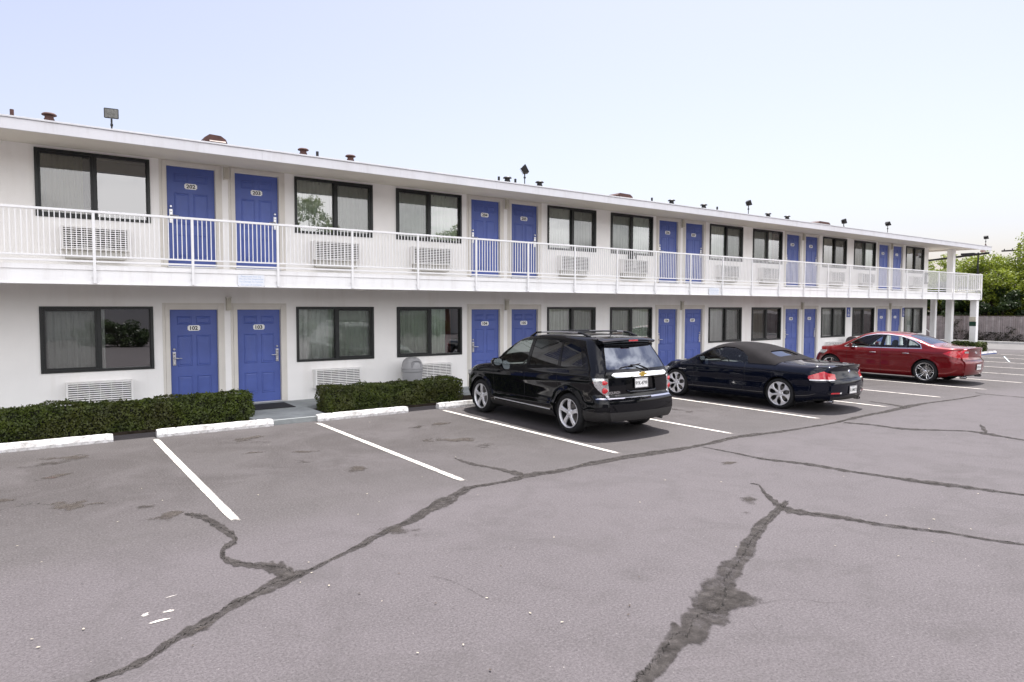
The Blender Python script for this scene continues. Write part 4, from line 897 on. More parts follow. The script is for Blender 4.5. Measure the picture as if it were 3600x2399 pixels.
# ================================================================== CARS
def curve(pts):
    """monotone-ish cubic (Fritsch-Carlson) through sorted points"""
    xs_=[p[0] for p in pts]; ys=[p[1] for p in pts]; n=len(pts)
    d=[(ys[i+1]-ys[i])/(xs_[i+1]-xs_[i]) for i in range(n-1)]
    m=[d[0]]+[0 if d[i-1]*d[i]<=0 else 2*d[i-1]*d[i]/(d[i-1]+d[i]) for i in range(1,n-1)]+[d[-1]]
    def f(x):
        if x<=xs_[0]: return ys[0]
        if x>=xs_[-1]: return ys[-1]
        i=0
        while x>xs_[i+1]: i+=1
        h=xs_[i+1]-xs_[i]; t=(x-xs_[i])/h
        return (2*t**3-3*t*t+1)*ys[i]+(t**3-2*t*t+t)*h*m[i]+(-2*t**3+3*t*t)*ys[i+1]+(t**3-t*t)*h*m[i+1]
    return f
class Car:
    def __init__(c,**k):
        c.__dict__.update(k)
        c.top=curve(c.top); c.belt=curve(c.belt); c.pr=curve(c.pr); c.pf=curve(c.pf); c.hw=curve(c.hw); c.inset=curve(c.inset); c.zb=curve(c.zbot)
        c.rr=curve(c.rround)
    def W(c,s,z):
        hw=c.hw(s); zb=c.zb(s); b=c.belt(s)
        if z<=b: w=hw-c.inset((z-zb)/(b-zb))
        else:
            e=z-b; w=hw-c.inset(1)-e*c.tumble-c.tq*e*e
        # flared arches
        for sw in (c.ro,c.ro+c.wb):
            dd=math.hypot(s-sw,z-c.wr)
            if z<b: w+=c.flare*max(0,1-abs(dd-c.ra)/.11)**2
        # rounding at the ends
        Rr,Rf=c.rcor,c.fcor
        dr=s-c.pr(z)-c.rbow; df=(c.L-c.pf(z)-c.fbow)-s
        for d,Rc,bow in ((dr,Rr,c.rbow),(df,Rf,c.fbow)):
            sl=2.2*bow/hw*.85; c0=1/math.sqrt(1+sl*sl)
            q=c0-max(0,d)/Rc
            if q>0: w-=Rc*(1-math.sqrt(max(0,1-q*q)))
        return w
    def sr(c,x,z): return c.pr(z)+c.rbow*(abs(x)/c.hw(1))**2.2
    def ring(c,u):
        """half section at station u in [0,1]; returns list of (x,s,z) from bottom centre to top centre"""
        S0,S1=c.S0,c.S1
        def mp(x,z):
            # nominal s runs 0..L ; near the ends it is stretched to meet the end profiles
            sn=u*c.L
            if sn<S0:
                e=c.sr(x,z); return S0-(S0-e)*(1-sn/S0)
            if sn>S1:
                e=c.L-c.pf(z)-c.fbow*(abs(x)/c.hw(c.L-1))**2.2; return S1+(e-S1)*(sn-S1)/(c.L-S1)
            return sn
        sn=u*c.L; out=[]
        zb=c.zb(sn)
        # side z top: iterate top height at the edge
        s_=mp(.7,c.top(sn)); 
        for _ in range(4): zt=c.top(s_)-c.crown(s_); s_=mp(.7,zt)
        zt=c.top(s_)-c.crown(s_)
        Rr=min(c.rr(s_),(zt-zb)*.4)
        def Wm(z): s1=mp(c.hw(sn),z); s1=mp(c.W(s1,z),z); return c.W(s1,z)
        wb=Wm(zb)
        for i in range(3): out.append((wb*i/3,zb))
        ns=c.ns; zs1=zt-Rr
        for i in range(ns+1): z=zb+(zs1-zb)*i/ns; out.append((Wm(z),z))
        w1=Wm(zs1); wt=Wm(zt); A=(w1,zs1); Cc=(wt,zt); xb=wt-Rr*c.tr; crown=c.crown(s_)
        def topz(x,w): return zt+crown*(1-(x/w)**2)
        B=(xb,topz(xb,wt))
        Cc=(wt,zt+.25*(B[1]-zt))
        for i in range(1,7):
            t=i/6; out.append(((1-t)**2*A[0]+2*t*(1-t)*Cc[0]+t*t*B[0],(1-t)**2*A[1]+2*t*(1-t)*Cc[1]+t*t*B[1]))
        nt=12
        for i in range(1,nt+1): x=xb*(1-i/nt); out.append((x,topz(x,wt)))
        return [(x,mp(x,z),z) for x,z in out]
    def build_shell(c):
        us=[]; n=c.nst
        L=c.L
        # denser at ends
        def frange(a,b,k): return [a+(b-a)*i/k for i in range(k)]
        us=[.5*c.S0*(1-math.cos(PI*i/30*.5))/(.5) for i in range(30)]
        us=[c.S0*(1-math.cos(PI*.5*i/26)) for i in range(26)]
        us+=frange(c.S0,c.S1,n)
        us+=[c.S1+(L-c.S1)*math.sin(PI*.5*i/22) for i in range(23)]
        us=[u/L for u in us]
        bm=bmesh.new(); rows=[]
        for u in us:
            r=c.ring(u); rows.append([bm.verts.new((-x,s,z)) for x,s,z in r])
        m=len(rows[0])
        for i in range(len(rows)-1):
            for j in range(m-1):
                a,b,cc,d=rows[i][j],rows[i+1][j],rows[i+1][j+1],rows[i][j+1]
                bm.faces.new((a,b,cc,d))
        K=14
        for end in (0,1):
            row=rows[0] if end==0 else rows[-1]; base=c.ring(us[0] if end==0 else us[-1])[3:]; rv=row[3:]
            g=[]
            for (x,s,z),v in zip(base,rv):
                line=[v]
                for k in range(K-1,-1,-1):
                    xx=x*k/K; ss=c.sr(xx,z) if end==0 else c.L-c.pf(z)-c.fbow*(xx/c.hw(c.L-1))**2.2
                    line.append(bm.verts.new((-xx,ss,z)))
                g.append(line)
            for i in range(len(g)-1):
                for k in range(K):
                    vs=(g[i][k],g[i][k+1],g[i+1][k+1],g[i+1][k])
                    if end: vs=vs[::-1]
                    try: bm.faces.new(vs)
                    except ValueError: pass
        bmesh.ops.remove_doubles(bm,verts=bm.verts,dist=2e-4)
        bmesh.ops.dissolve_degenerate(bm,dist=1e-4,edges=bm.edges)
        geo=bmesh.ops.mirror(bm,geom=list(bm.verts)+list(bm.edges)+list(bm.faces),axis='X',merge_dist=3e-4)
        bmesh.ops.recalc_face_normals(bm,faces=bm.faces)
        for f in bm.faces:
            f.smooth=True
            cz=f.calc_center_median(); 
            f.material_index=1 if (f.normal.z<-.7 and cz.z<.45) else 0
        c.bm=bm
        # local frame: Y=0 at rear axle
        bmesh.ops.translate(bm,verts=bm.verts,vec=(0,-c.ro,0))
        return bm
PROJ={'side':((0,1,0),(0,0,1)),'rear':((1,0,0),(0,0,1)),'top':((1,0,0),(0,1,0))}
def cut_region(bm,poly,proj,filt):
    U,V=[Vector(a) for a in PROJ[proj]]
    area=sum(poly[i][0]*poly[(i+1)%len(poly)][1]-poly[(i+1)%len(poly)][0]*poly[i][1] for i in range(len(poly)))
    if area<0: poly=poly[::-1]
    bm.normal_update()
    u0,u1=min(p[0] for p in poly),max(p[0] for p in poly); v0,v1=min(p[1] for p in poly),max(p[1] for p in poly)
    S=[]
    for f in bm.faces:
        us=[v.co.dot(U) for v in f.verts]; vs=[v.co.dot(V) for v in f.verts]
        if max(us)<u0 or min(us)>u1 or max(vs)<v0 or min(vs)>v1: continue
        if filt(f,f.calc_center_median()): S.append(f)
    n=len(poly)
    for i in range(n):
        if not S: return []
        a,b=poly[i],poly[(i+1)%n]; d=(b[0]-a[0],b[1]-a[1]); nn=(-d[1],d[0]); l=math.hypot(*nn)
        if l<1e-6: continue
        no=(U*nn[0]+V*nn[1])/l; co_=U*a[0]+V*a[1]
        S2=[f for f in S if any((v.co-co_).dot(no)<1e-5 for v in f.verts)]; keep=[f for f in S if not any((v.co-co_).dot(no)<1e-5 for v in f.verts)]
        ed={e for f in S2 for e in f.edges}; vv={v for f in S2 for v in f.verts}
        r=bmesh.ops.bisect_plane(bm,geom=S2+list(ed)+list(vv),dist=1e-4,plane_co=co_,plane_no=no)
        fs={g_ for g_ in r['geom'] if isinstance(g_,bmesh.types.BMFace) and g_.is_valid}
        S=[f for f in keep if f.is_valid]+[f for f in fs if (f.calc_center_median()-co_).dot(no)>0]
    return list(dict.fromkeys(S))
def extract(bm,S,name,material,parent,off,delete=True,lip=.0,smooth=True,thick=0,lipmat=None):
    """copy faces S to their own object displaced by off(co)->Vector; optionally open the hole and fold its rim in"""
    vs={};V=[];F=[]
    for f in S:
        idx=[]
        for v in f.verts:
            if v not in vs: vs[v]=len(V); V.append(v.co+off(v.co))
            idx.append(vs[v])
        F.append(idx)
    me=bpy.data.meshes.new(name); me.from_pydata([v[:] for v in V],[],F)
    for m_ in (material if isinstance(material,(list,tuple)) else [material]): me.materials.append(m_)
    b2=bmesh.new(); b2.from_mesh(me)
    if thick:
        be=[e for e in b2.edges if len(e.link_faces)==1]
        r=bmesh.ops.extrude_edge_only(b2,edges=be); nv=[g for g in r['geom'] if isinstance(g,bmesh.types.BMVert)]
        for v in nv: v.co-=off(v.co)*thick
    for f in b2.faces: f.smooth=smooth
    for e in b2.edges: e.smooth = len(e.link_faces)==2 and e.calc_face_angle(0)<R(40)
    b2.to_mesh(me); b2.free()
    o=bpy.data.objects.new(name,me); COL.objects.link(o); o.parent=parent
    if delete:
        Ss=set(S); be=[e for e in {e for f in S for e in f.edges} if len([x for x in e.link_faces if x not in Ss])==1]
        bmesh.ops.delete(bm,geom=S,context='FACES')
        if lip:
            be=[e for e in be if e.is_valid]
            r=bmesh.ops.extrude_edge_only(bm,edges=be); nv=[g for g in r['geom'] if isinstance(g,bmesh.types.BMVert)]
            for v in nv: v.co+=off(v.co).normalized()*-abs(lip) if off(v.co).dot(v.co-Vector((0,v.co.y,.6)))>0 else off(v.co).normalized()*abs(lip)
            if lipmat is not None:
                for g in r['geom']:
                    if isinstance(g,bmesh.types.BMFace): g.material_index=lipmat
    return o
def inx(d): return lambda co_: Vector((-d if co_.x>0 else d,0,0))   # towards the centreline
def outx(d): return inx(-d)
def left(f,c): return c.x<0
sideF=lambda f,c: abs(f.normal.x)>.35
def roundpoly(pts,r=.05,n=4):
    out=[]; k=len(pts)
    for i in range(k):
        p=Vector(pts[i]); a=Vector(pts[i-1]); b=Vector(pts[(i+1)%k]); da=(a-p); db=(b-p); rr=min(r,da.length*.45,db.length*.45)
        A=p+da.normalized()*rr; B=p+db.normalized()*rr
        for j in range(n+1): t=j/n; q=A*(1-t)**2+p*2*t*(1-t)+B*t*t; out.append((q.x,q.y))
    return out
def grow(poly,d):
    """offset a convex polygon outwards by d"""
    n=len(poly); area=sum(poly[i][0]*poly[(i+1)%n][1]-poly[(i+1)%n][0]*poly[i][1] for i in range(n)); s=1 if area>0 else -1; out=[]
    for i in range(n):
        a=Vector(poly[i-1]);p=Vector(poly[i]);b=Vector(poly[(i+1)%n])
        d1=(p-a);d2=(b-p)
        if d1.length<1e-9 or d2.length<1e-9: continue
        d1.normalize();d2.normalize(); n1=Vector((d1.y,-d1.x))*s; n2=Vector((d2.y,-d2.x))*s; m=(n1+n2); 
        m/=max(.4,1+n1.dot(n2)); q=p+m*d; out.append((q.x,q.y))
    return out
def wheel(parent,x,y,r,w,style,side):
    """side -1 left, +1 right: outer face points to x*side"""
    e=empty('wheel',parent,(x,y,r)); s=side
    rr={'five':.252,'flare':.252,'slim':.250}[style]; h=w/2
    prof=[(rr-.012,-h*.80),(rr+.01,-h*.92),(rr+(r-rr)*.35,-h*1.0),(rr+(r-rr)*.7,-h*.96),(r-.012,-h*.80),(r-.001,-h*.62),(r,-h*.3),(r,0),(r,h*.3),(r-.001,h*.62),(r-.012,h*.80),(rr+(r-rr)*.7,h*.96),(rr+(r-rr)*.35,h*1.0),(rr+.01,h*.92),(rr-.012,h*.80)]
    mb=MB(); mb.lathe([(a,b*s) for a,b in prof],44,'x')
    mb.build('tyre',M['tyre'],e,autosmooth=50)
    mb=MB(); lipw={'five':.014,'flare':.012,'slim':.022}[style]
    # barrel and lip
    mb.m(0); mb.lathe([(rr+.006,h*.90*s),(rr+.004,h*.97*s),(rr-lipw*.4,h*.95*s),(rr-lipw,h*.80*s),(rr-lipw-.004,h*.60*s)],44,'x')
    mb.m(1); mb.lathe([(rr-lipw-.004,h*.60*s),(rr-.035,-h*.5*s),(rr-.03,-h*.8*s)],44,'x')
    mb.m(2); mb.lathe([(0,h*.02*s),(.155,h*.02*s),(.16,-.02*s),(.16,-.035*s)],32,'x')
    mb.m(1); mb.lathe([(.16,-.05*s),(rr-.03,-.05*s)],32,'x')
    # spokes
    mb.m(0)
    if style=='five': N_,xo,xi,dish=5,h*.80,.028,.010
    elif style=='flare': N_,xo,xi,dish=7,h*.86,.024,.012
    else: N_,xo,xi,dish=5,h*.62,.022,-.012
    hub=.062; sc_=rr/.24
    def spoke(profw,a0,xoff=0,dep=xi):
        n=len(profw); L_=[];
        for (rad,ww) in profw:
            t=(rad-hub)/(rr-lipw-hub); xx=(xo+dish*math.sin(PI*max(0,min(1,t)))*1.0+ (0 if style!='slim' else -.02*(1-t)))*s
            L_.append((rad,ww,xx))
        ca,sa=math.cos(a0),math.sin(a0)
        def pt(rad,off,xx): return (xx,rad*ca-off*sa,rad*sa+off*ca)
        vs=[];fs=[]
        for (rad,ww,xx) in L_:
            bev=min(.006,ww*.25)
            vs+= [pt(rad,-ww/2,xx-dep*s),pt(rad,-ww/2,xx-bev*s),pt(rad,-ww/2+bev,xx),pt(rad,ww/2-bev,xx),pt(rad,ww/2,xx-bev*s),pt(rad,ww/2,xx-dep*s)]
        for i in range(n-1):
            for k in range(5): fs.append((i*6+k,i*6+k+1,i*6+k+7,i*6+k+6))
        mb.add(vs,fs)
    for k in range(N_):
        a=PI/2+2*PI*k/N_+(.0 if style!='slim' else .25)
        R1=rr-lipw+.004
        if style=='five':
            spoke([(hub-.02,.07),(.09,.060),(.15,.066),(R1-.02,.078),(R1,.086)],a)
            mb.m(1); spoke([(.10,.010),(R1-.03,.014)],a,dep=-.0015); mb.m(0)
        elif style=='flare':
            spoke([(hub-.02,.05),(.085,.040),(.12,.036),(.16,.046),(.19,.074),(.212,.120),(R1,.185)],a)
        else:
            for q in (-1,1): spoke([(hub-.02,.028),(.10,.020),(.16,.018),(R1,.020)],a+q*.17/ (1),dep=.02)
    mb.lathe([(0,(xo+.006)*s),(.026,(xo+.006)*s),(.034,(xo+.002)*s),(.040,(xo-.004)*s),(.066,(xo-.006)*s),(.078,(xo-.02)*s),(.078,(xo-.04)*s)],28,'x')
    mb.m(1)
    for k in range(5):
        a=2*PI*k/5+.3; mb.lathe([(0,(xo+.002)*s),(.0065,(xo+.002)*s),(.0065,(xo-.006)*s)],8,'x',(0,.053*math.cos(a),.053*math.sin(a)))
    mb.build('rim',[M['alloy'] if style!='slim' else M['chrome'],M['rimdark'],M['brake']],e,autosmooth=35)
    return e
def arches(c,root):
    bm=c.bm
    for yw in (0,c.wb):
        poly=[(yw+c.ra*math.cos(2*PI*i/36),c.wr+c.ra*math.sin(2*PI*i/36)) for i in range(36)]
        S=cut_region(bm,poly,'side',lambda f,cc: abs(cc.x)>c.hw(1)-.36 and cc.z<c.wr+c.ra+.05)
        Ss=set(S); be=[e for e in {e for f in S for e in f.edges} if len([x for x in e.link_faces if x not in Ss])==1]
        bmesh.ops.delete(bm,geom=S,context='FACES')
        be=[e for e in be if e.is_valid]
        r=bmesh.ops.extrude_edge_only(bm,edges=be)
        for v in [g for g in r['geom'] if isinstance(g,bmesh.types.BMVert)]: v.co.x*=(abs(v.co.x)-.035)/abs(v.co.x)
    # dark liners
    for yw in (0,c.wb):
        for s in (-1,1):
            mb=MB(); n=26; a0,a1=R(-28),R(208); w0,w1=(c.hw(1)-.035)*s,(c.hw(1)-.40)*s; vs=[];rad=c.ra+.006
            for i in range(n+1):
                a=a0+(a1-a0)*i/n
                for x in (w0*.985,w1): vs.append((x,yw+rad*math.cos(a),c.wr+rad*math.sin(a)))
            fs=[(2*i,2*i+2,2*i+3,2*i+1) for i in range(n)]
            mb.add(vs,fs); mb.add([(w1,yw+rad*math.cos(a0+(a1-a0)*i/n),c.wr+rad*math.sin(a0+(a1-a0)*i/n)) for i in range(n+1)],[tuple(range(n+1))])
            mb.build('wheel_well',M['under'],root)
def finish_body(c,root,mats,name='body',merge=True):
    bm=c.bm
    for f in bm.faces: f.smooth=True
    for e in bm.edges: e.smooth = not (len(e.link_faces)!=2 or e.calc_face_angle(0)>R(44))
    me=bpy.data.meshes.new(name); bm.to_mesh(me); bm.free()
    for m_ in mats: me.materials.append(m_)
    o=bpy.data.objects.new(name,me); COL.objects.link(o); o.parent=root; return o
def paintfaces(S,mi):
    for f in S: f.material_index=mi
def strip(bm,a,b,w,mi,filt=sideF,proj='side'):
    """painted seam / gap: thin rectangle between 2D points"""
    d=Vector((b[0]-a[0],b[1]-a[1])); l=d.length; d/=l; n=Vector((-d.y,d.x))*w/2
    S=cut_region(bm,[(a[0]+n.x,a[1]+n.y),(a[0]-n.x,a[1]-n.y),(b[0]-n.x,b[1]-n.y),(b[0]+n.x,b[1]+n.y)],proj,filt); paintfaces(S,mi); return S
def licence(parent,text,x,y,z,tilt,sub=None,w=.305,h=.152,frame=True,bow=False):
    mb=MB(); bm=bmesh.new(); bmesh.ops.create_cube(bm,size=1)
    for v in bm.verts: v.co=Vector((v.co.x*w,v.co.y*.004,v.co.z*h))
    bmesh.ops.bevel(bm,geom=[e for e in bm.edges if abs((e.verts[0].co-e.verts[1].co).y)>.003],offset=.012,segments=3,affect='EDGES'); mb.bm(bm); bm.free()
    if frame:
        mb.m(2)
        for (a,b,c_,d) in ((-w/2-.006,w/2+.006,-h/2-.008,-h/2+.008),(-w/2-.006,w/2+.006,h/2-.008,h/2+.008)): mb.bbox(a,b,-.007,.002,c_,d,.002)
        for (a,b) in ((-w/2-.006,-w/2+.006),(w/2-.006,w/2+.006)): mb.bbox(a,b,-.007,.002,-h/2+.0082,h/2-.0082,.002)
    mb.m(1); put_text(mb,text,.088,lambda u,v:(u,-.0028,v-.004),.020,.78 if len(text)>7 else .85)
    if sub: mb.m(3); put_text(mb,sub,.022,lambda u,v:(u,-.0028,v+.054),.01,1)
    o=mb.build('licence_plate',[M['platewhite'],M['ink'],M['steel'],M['bluetext']],parent,loc=(x,y,z),rot=(tilt,0,0)); return o
def seat_obj(parent,x,y,mt,w=.5,zf=.34,zh=.62,head=True,back=.2,name='seat'):
    mb=MB(); mb.smooth=True
    def slab(cx,cy,cz,a,b,h,rx):
        bm=bmesh.new(); bmesh.ops.create_cube(bm,size=1)
        for v in bm.verts: v.co=Vector((v.co.x*a,v.co.y*b,v.co.z*h))
        bmesh.ops.bevel(bm,geom=list(bm.edges),offset=min(a,b,h)*.32,segments=3,affect='EDGES')
        mb.bm(bm,Matrix.Translation((cx,cy,cz))@Matrix.Rotation(rx,4,'X')); bm.free()
    slab(0,.08,zf,w,.5,.16,R(4)); slab(0,-.22-back*.3,zf+.33,w*.94,.15,zh,R(14))
    if head:
        slab(0,-.22-back*.3-.11,zf+.33+zh/2+.11,w*.52,.10,.19,R(10)); mb.tube([(-.06,-.36,zf+.30+zh/2),(-.06,-.38,zf+.42+zh/2)],.008,6); mb.tube([(.06,-.36,zf+.30+zh/2),(.06,-.38,zf+.42+zh/2)],.008,6)
    o=mb.build(name,mt,parent,loc=(x,y,0)); return o
def cabin(root,c,mt,front_y,rear_y,dash_y,zbelt,two_rear=True,zf=.34,rearhead=True,bench_z=None):
    for x in (-.37,.37): seat_obj(root,x,front_y,mt,zf=zf)
    if two_rear:
        o=seat_obj(root,0,rear_y,mt,w=1.15,head=False,zf=zf+.02,name='rear_seat',zh=.52)
        if rearhead:
            for x in (-.33,.33):
                mb=MB(); mb.smooth=True; mb.bbox(-.12,.12,-.05,.05,-.08,.09,.04); h=mb.build('headrest',mt,o,loc=(x,-.36,zf+.33+.36))
    mb=MB(); mb.bbox(-.66,.66,dash_y-.18,dash_y+.28,zbelt-.32,zbelt-.02,.05); mb.bbox(-.62,-.14,dash_y-.12,dash_y+.1,zbelt-.02,zbelt+.05,.03); mb.build('dashboard',M['plastic'],root)
    mb=MB(); pts=[]
    for i in range(21):
        a=2*PI*i/20; pts.append((.185*math.cos(a),-.185*math.sin(a)*.35,.185*math.sin(a)*.94))
    mb.tube(pts,.014,8,cap=False)
    for a in (0,PI,-PI/2): mb.tube([(0,.02,0),(.18*math.cos(a),-.18*math.sin(a)*.35,.18*math.sin(a)*.94)],.013,6)
    mb.lathe([(0,-.02),(.05,-.015),(.055,.02)],12,'y'); mb.build('steering_wheel',M['plastic'],root,loc=(-.37,dash_y-.32,zbelt-.03))
def mirror_obj(root,x,y,z,mt,w=.24,h=.16,side=-1):
    mb=MB(); mb.smooth=True; bm=bmesh.new(); bmesh.ops.create_cube(bm,size=1)
    for v in bm.verts:
        f=.72 if v.co.y>0 else 1; v.co=Vector((v.co.x*w*f,v.co.y*.15,v.co.z*h*f))
    bmesh.ops.bevel(bm,geom=list(bm.edges),offset=.035,segments=3,affect='EDGES'); mb.bm(bm); bm.free()
    mb.smooth=False; mb.tube([(-side*w*.35,.02,-.03),(-side*(w*.5+.07),.03,-.06)],[.03,.035],8)
    o=mb.build('wing_mirror',mt,root,loc=(x,y,z))
    mb=MB(); n=20; mb.add([(math.cos(2*PI*i/n)**1*w*.42*(1 if abs(math.cos(2*PI*i/n))<.8 else .97),-.0765,math.sin(2*PI*i/n)*h*.40) for i in range(n)],[tuple(range(n))]); mb.build('mirror_glass',M['mirrorglass'],o)
    return o
def handle_bar(root,c,s,z,mt,side,L_=.17,name='door_handle'):
    x=c.W(s,z)*side; mb=MB(); mb.smooth=True; y=s-c.ro
    o_=.018*side
    mb.tube([(x-.01*side,y-L_/2,z),(x+o_,y-L_/2+.02,z),(x+o_*1.3,y,z+.003),(x+o_,y+L_/2-.02,z),(x-.01*side,y+L_/2,z)],[.010,.011,.012,.011,.010],8)
    return mb.build(name,mt,root)

# ---------------------------------------------------------------- black SUV
def make_suv():
    c=Car(L=4.79,ro=.985,wb=2.857,wr=.352,ra=.405,ns=30,nst=90,S0=1.25,S1=3.9,
      top=[(0,1.62),(.36,1.655),(.60,1.690),(.95,1.712),(1.5,1.722),(2.0,1.712),(2.45,1.672),(2.72,1.61),(3.0,1.455),(3.3,1.265),(3.50,1.150),(3.62,1.105),(3.9,1.070),(4.3,1.010),(4.55,.945),(4.68,.87),(4.79,.74)],
      belt=[(0,1.13),(1.2,1.09),(2.4,1.045),(3.6,1.00),(4.2,.96),(4.79,.80)],
      pr=[(.24,.10),(.34,.02),(.50,.0),(.60,.0),(.66,.015),(.685,.075),(.70,.11),(.80,.105),(1.0,.115),(1.10,.135),(1.16,.165),(1.30,.245),(1.50,.375),(1.60,.44),(1.66,.47),(1.8,.5)],
      pf=[(.2,.14),(.32,.03),(.5,.0),(.72,.03),(.86,.10),(1.0,.2)],
      hw=[(0,.90),(.5,.905),(1.2,.907),(3.6,.907),(4.2,.90),(4.79,.88)],
      inset=[(0,.085),(.06,.045),(.16,.012),(.24,.0),(.40,.014),(.62,.012),(.80,.0),(.93,.012),(1,.045)],
      zbot=[(0,.30),(.4,.27),(.8,.235),(3.9,.235),(4.4,.25),(4.79,.28)],
      rround=[(0,.06),(1,.075),(2.6,.075),(3.5,.08),(4.79,.10)],
      tumble=.26,tq=.22,flare=.022,rcor=.20,fcor=.34,cs=.75,rbow=.13,fbow=.30,tr=.9)
    c.crown=lambda s: .030 if s<3.2 else .055
    root=thing('suv','black SUV with roof rails parked nose in, its rear hatch and plate toward the lot','car',(8.53,8.93,0),R(-.8),'cars parked in the marked bays')
    bm=c.build_shell(); ro=c.ro
    arches(c,root)
    def P_(pts): return [(s-ro,z) for s,z in pts]
    # side windows: trim then glass
    win=[([(2.30,1.115),(3.30,1.065),(3.34,1.10),(2.86,1.50),(2.62,1.585),(2.32,1.605)],'glasstint'),
         ([(1.36,1.150),(2.20,1.118),(2.22,1.607),(1.50,1.605),(1.40,1.54)],'glassdark'),
         ([(.66,1.19),(1.27,1.155),(1.36,1.585),(1.05,1.58),(.86,1.50)],'glassdark')]
    band=[(.585,1.155),(1.3,1.125),(2.3,1.085),(3.40,1.035),(3.42,1.075),(2.90,1.53),(2.63,1.625),(2.3,1.640),(1.1,1.625),(.82,1.54)]
    S=cut_region(bm,P_(band),'side',lambda f,cc: abs(f.normal.x)>.3); paintfaces(S,2)
    for w,gm in win:
        S=cut_region(bm,roundpoly(P_(w),.035,3),'side',lambda f,cc: abs(f.normal.x)>.3)
        for nm_,sd in (('side_window',-1),('side_window',1)):
            Q=[f for f in S if f.is_valid and f.calc_center_median().x*sd>0]; extract(bm,Q,nm_,M[gm],root,inx(.006),lip=.012)
    # windscreen
    S=cut_region(bm,[(-.60,2.82-ro),(.60,2.82-ro),(.70,3.50-ro),(-.70,3.50-ro)],'top',lambda f,cc: f.normal.z>.3 and cc.z>1.1)
    extract(bm,S,'windscreen',M['glasstint'],root,lambda v:Vector((0,-.004,-.006)),lip=.01)
    # rear glass
    rg=roundpoly([(-.70,1.16),(.70,1.16),(.555,1.56),(-.555,1.56)],.05,4)
    S=cut_region(bm,rg,'rear',lambda f,cc: f.normal.y<-.35 and cc.y<0)
    extract(bm,S,'rear_window',M['glassrear'],root,lambda v:Vector((0,.006,-.003)),lip=.012)
    # tail lights wrap the corner
    tl=[(-.92,1.015),(-.705,1.015),(-.705,.705),(-.80,.705)]
    for sd in (-1,1):
        pl=[(x*-sd*-1 if sd<0 else -x,z) for x,z in tl]
        pl=[(x*1.0,z) for x,z in pl]
        S=cut_region(bm,pl,'rear',lambda f,cc: cc.y<-.42 and cc.x*sd>0 and f.normal.y<.3)
        S2=cut_region(bm,[(-1.0,1.015),(-.56,1.015),(-.66,.88),(-.72,.705),(-1.0,.705)],'side',lambda f,cc: cc.x*sd>0 and cc.y<-.5 and f.normal.x*sd>.12 and abs(cc.x)>.70)
        Q=[f for f in set(S)|set(S2) if f.is_valid and (cc:=f.calc_center_median()) is not None and cc.y< -.545-(1.015-cc.z)*.42]
        lamp_=extract(bm,Q,'tail_light',M['lensclear'],root,lambda v:Vector((.008*sd,-.008,0)),lip=.02,thick=2.0)
        for zc,rz_ in ((.945,.036),(.815,.045)):
            mb=MB(); n=24; 
            def lens(u,v,zc=zc,rz_=rz_):
                x=(.762+u*.050)*sd; z=zc+v*rz_; return (x,c.sr(x,z)-ro-.020+.012*(u*u+v*v),z)
            rings=[(0,1)]; vs=[lens(0,0)]; 
            for q in (.5,1.0):
                vs+=[lens(q*max(-1,min(1,1.15*math.cos(2*PI*i/n))),q*max(-1,min(1,1.15*math.sin(2*PI*i/n)))) for i in range(n)]
            fs=[(0,1+i,1+(i+1)%n) for i in range(n)]+[(1+i,1+n+i,1+n+(i+1)%n,1+(i+1)%n) for i in range(n)]
            mb.smooth=True; mb.add(vs,fs); mb.build('red_lens',M['lensred'],lamp_)
        mb=MB(); 
        for t0,t1 in ((0,1),):
            A=[(-.625,.955),(-.66,.955),(-.775,.735),(-.74,.735)]
            vs=[((c.W(y+ro,z)+.012)*sd,y,z) for y,z in A]; mb.add(vs,[(0,1,2,3)])
        mb.build('side_marker',M['lensdark'],lamp_)
    # chrome garnish bar, emblem, plate recess
    S=cut_region(bm,roundpoly([(-.60,1.030),(.60,1.030),(.66,1.068),(.60,1.105),(-.60,1.105),(-.66,1.068)],.03,3),'rear',lambda f,cc: cc.y<-.5 and f.normal.y<-.4)
    extract(bm,S,'chrome_garnish',M['chrome'],root,lambda v:Vector((0,-.030,0)),delete=False,thick=1.0)
    yb=c.sr(0,1.068)-ro-.034
    mb=MB(); e=[(-.085,-.012),(-.038,-.012),(-.046,-.036),(.034,-.036),(.042,-.012),(.085,-.012),(.095,.014),(.046,.014),(.052,.038),(-.028,.038),(-.036,.014),(-.075,.014)]
    mb.prism(e,lambda u,v:(u,-.012,v),lambda u,v:(u,.004,v)); mb.m(1); mb.prism([(a*1.14,b*1.25) for a,b in e],lambda u,v:(u,-.008,v),lambda u,v:(u,.002,v)); mb.build('emblem',[M['gold'],M['chrome']],root,loc=(0,yb-.002,1.068))
    S=cut_region(bm,roundpoly([(-.36,.785),(.36,.785),(.33,1.018),(-.33,1.018)],.05,3),'rear',lambda f,cc: cc.y<-.5 and f.normal.y<-.4)
    extract(bm,S,'plate_recess',M['gloss'],root,lambda v:Vector((0,.030,0)),lip=.03)
    yp=c.sr(0,.90)-ro
    licence(root,'9YK-4799',0,yp+.004,.915,R(-2),'Texas')
    mb=MB(); mb.smooth=True; mb.tube([(-.34,yp-.004,.80),(-.30,yp-.022,.785),(0,yp-.030,.775),(.30,yp-.022,.785),(.34,yp-.004,.80)],[.010,.017,.019,.017,.010],8); mb.build('hatch_grip',M['navypaint'],root)
    mb=MB(); put_text(mb,'EQUINOX LT',.060,lambda u,v:(u-.55,c.sr(.5,.775)-ro-.004,.775+v),.018,.95); put_text(mb,'FLEX FUEL',.030,lambda u,v:(u-.52,c.sr(.5,.73)-ro-.004,.728+v),.012,1.0); mb.build('lettering',M['chrome'],root)
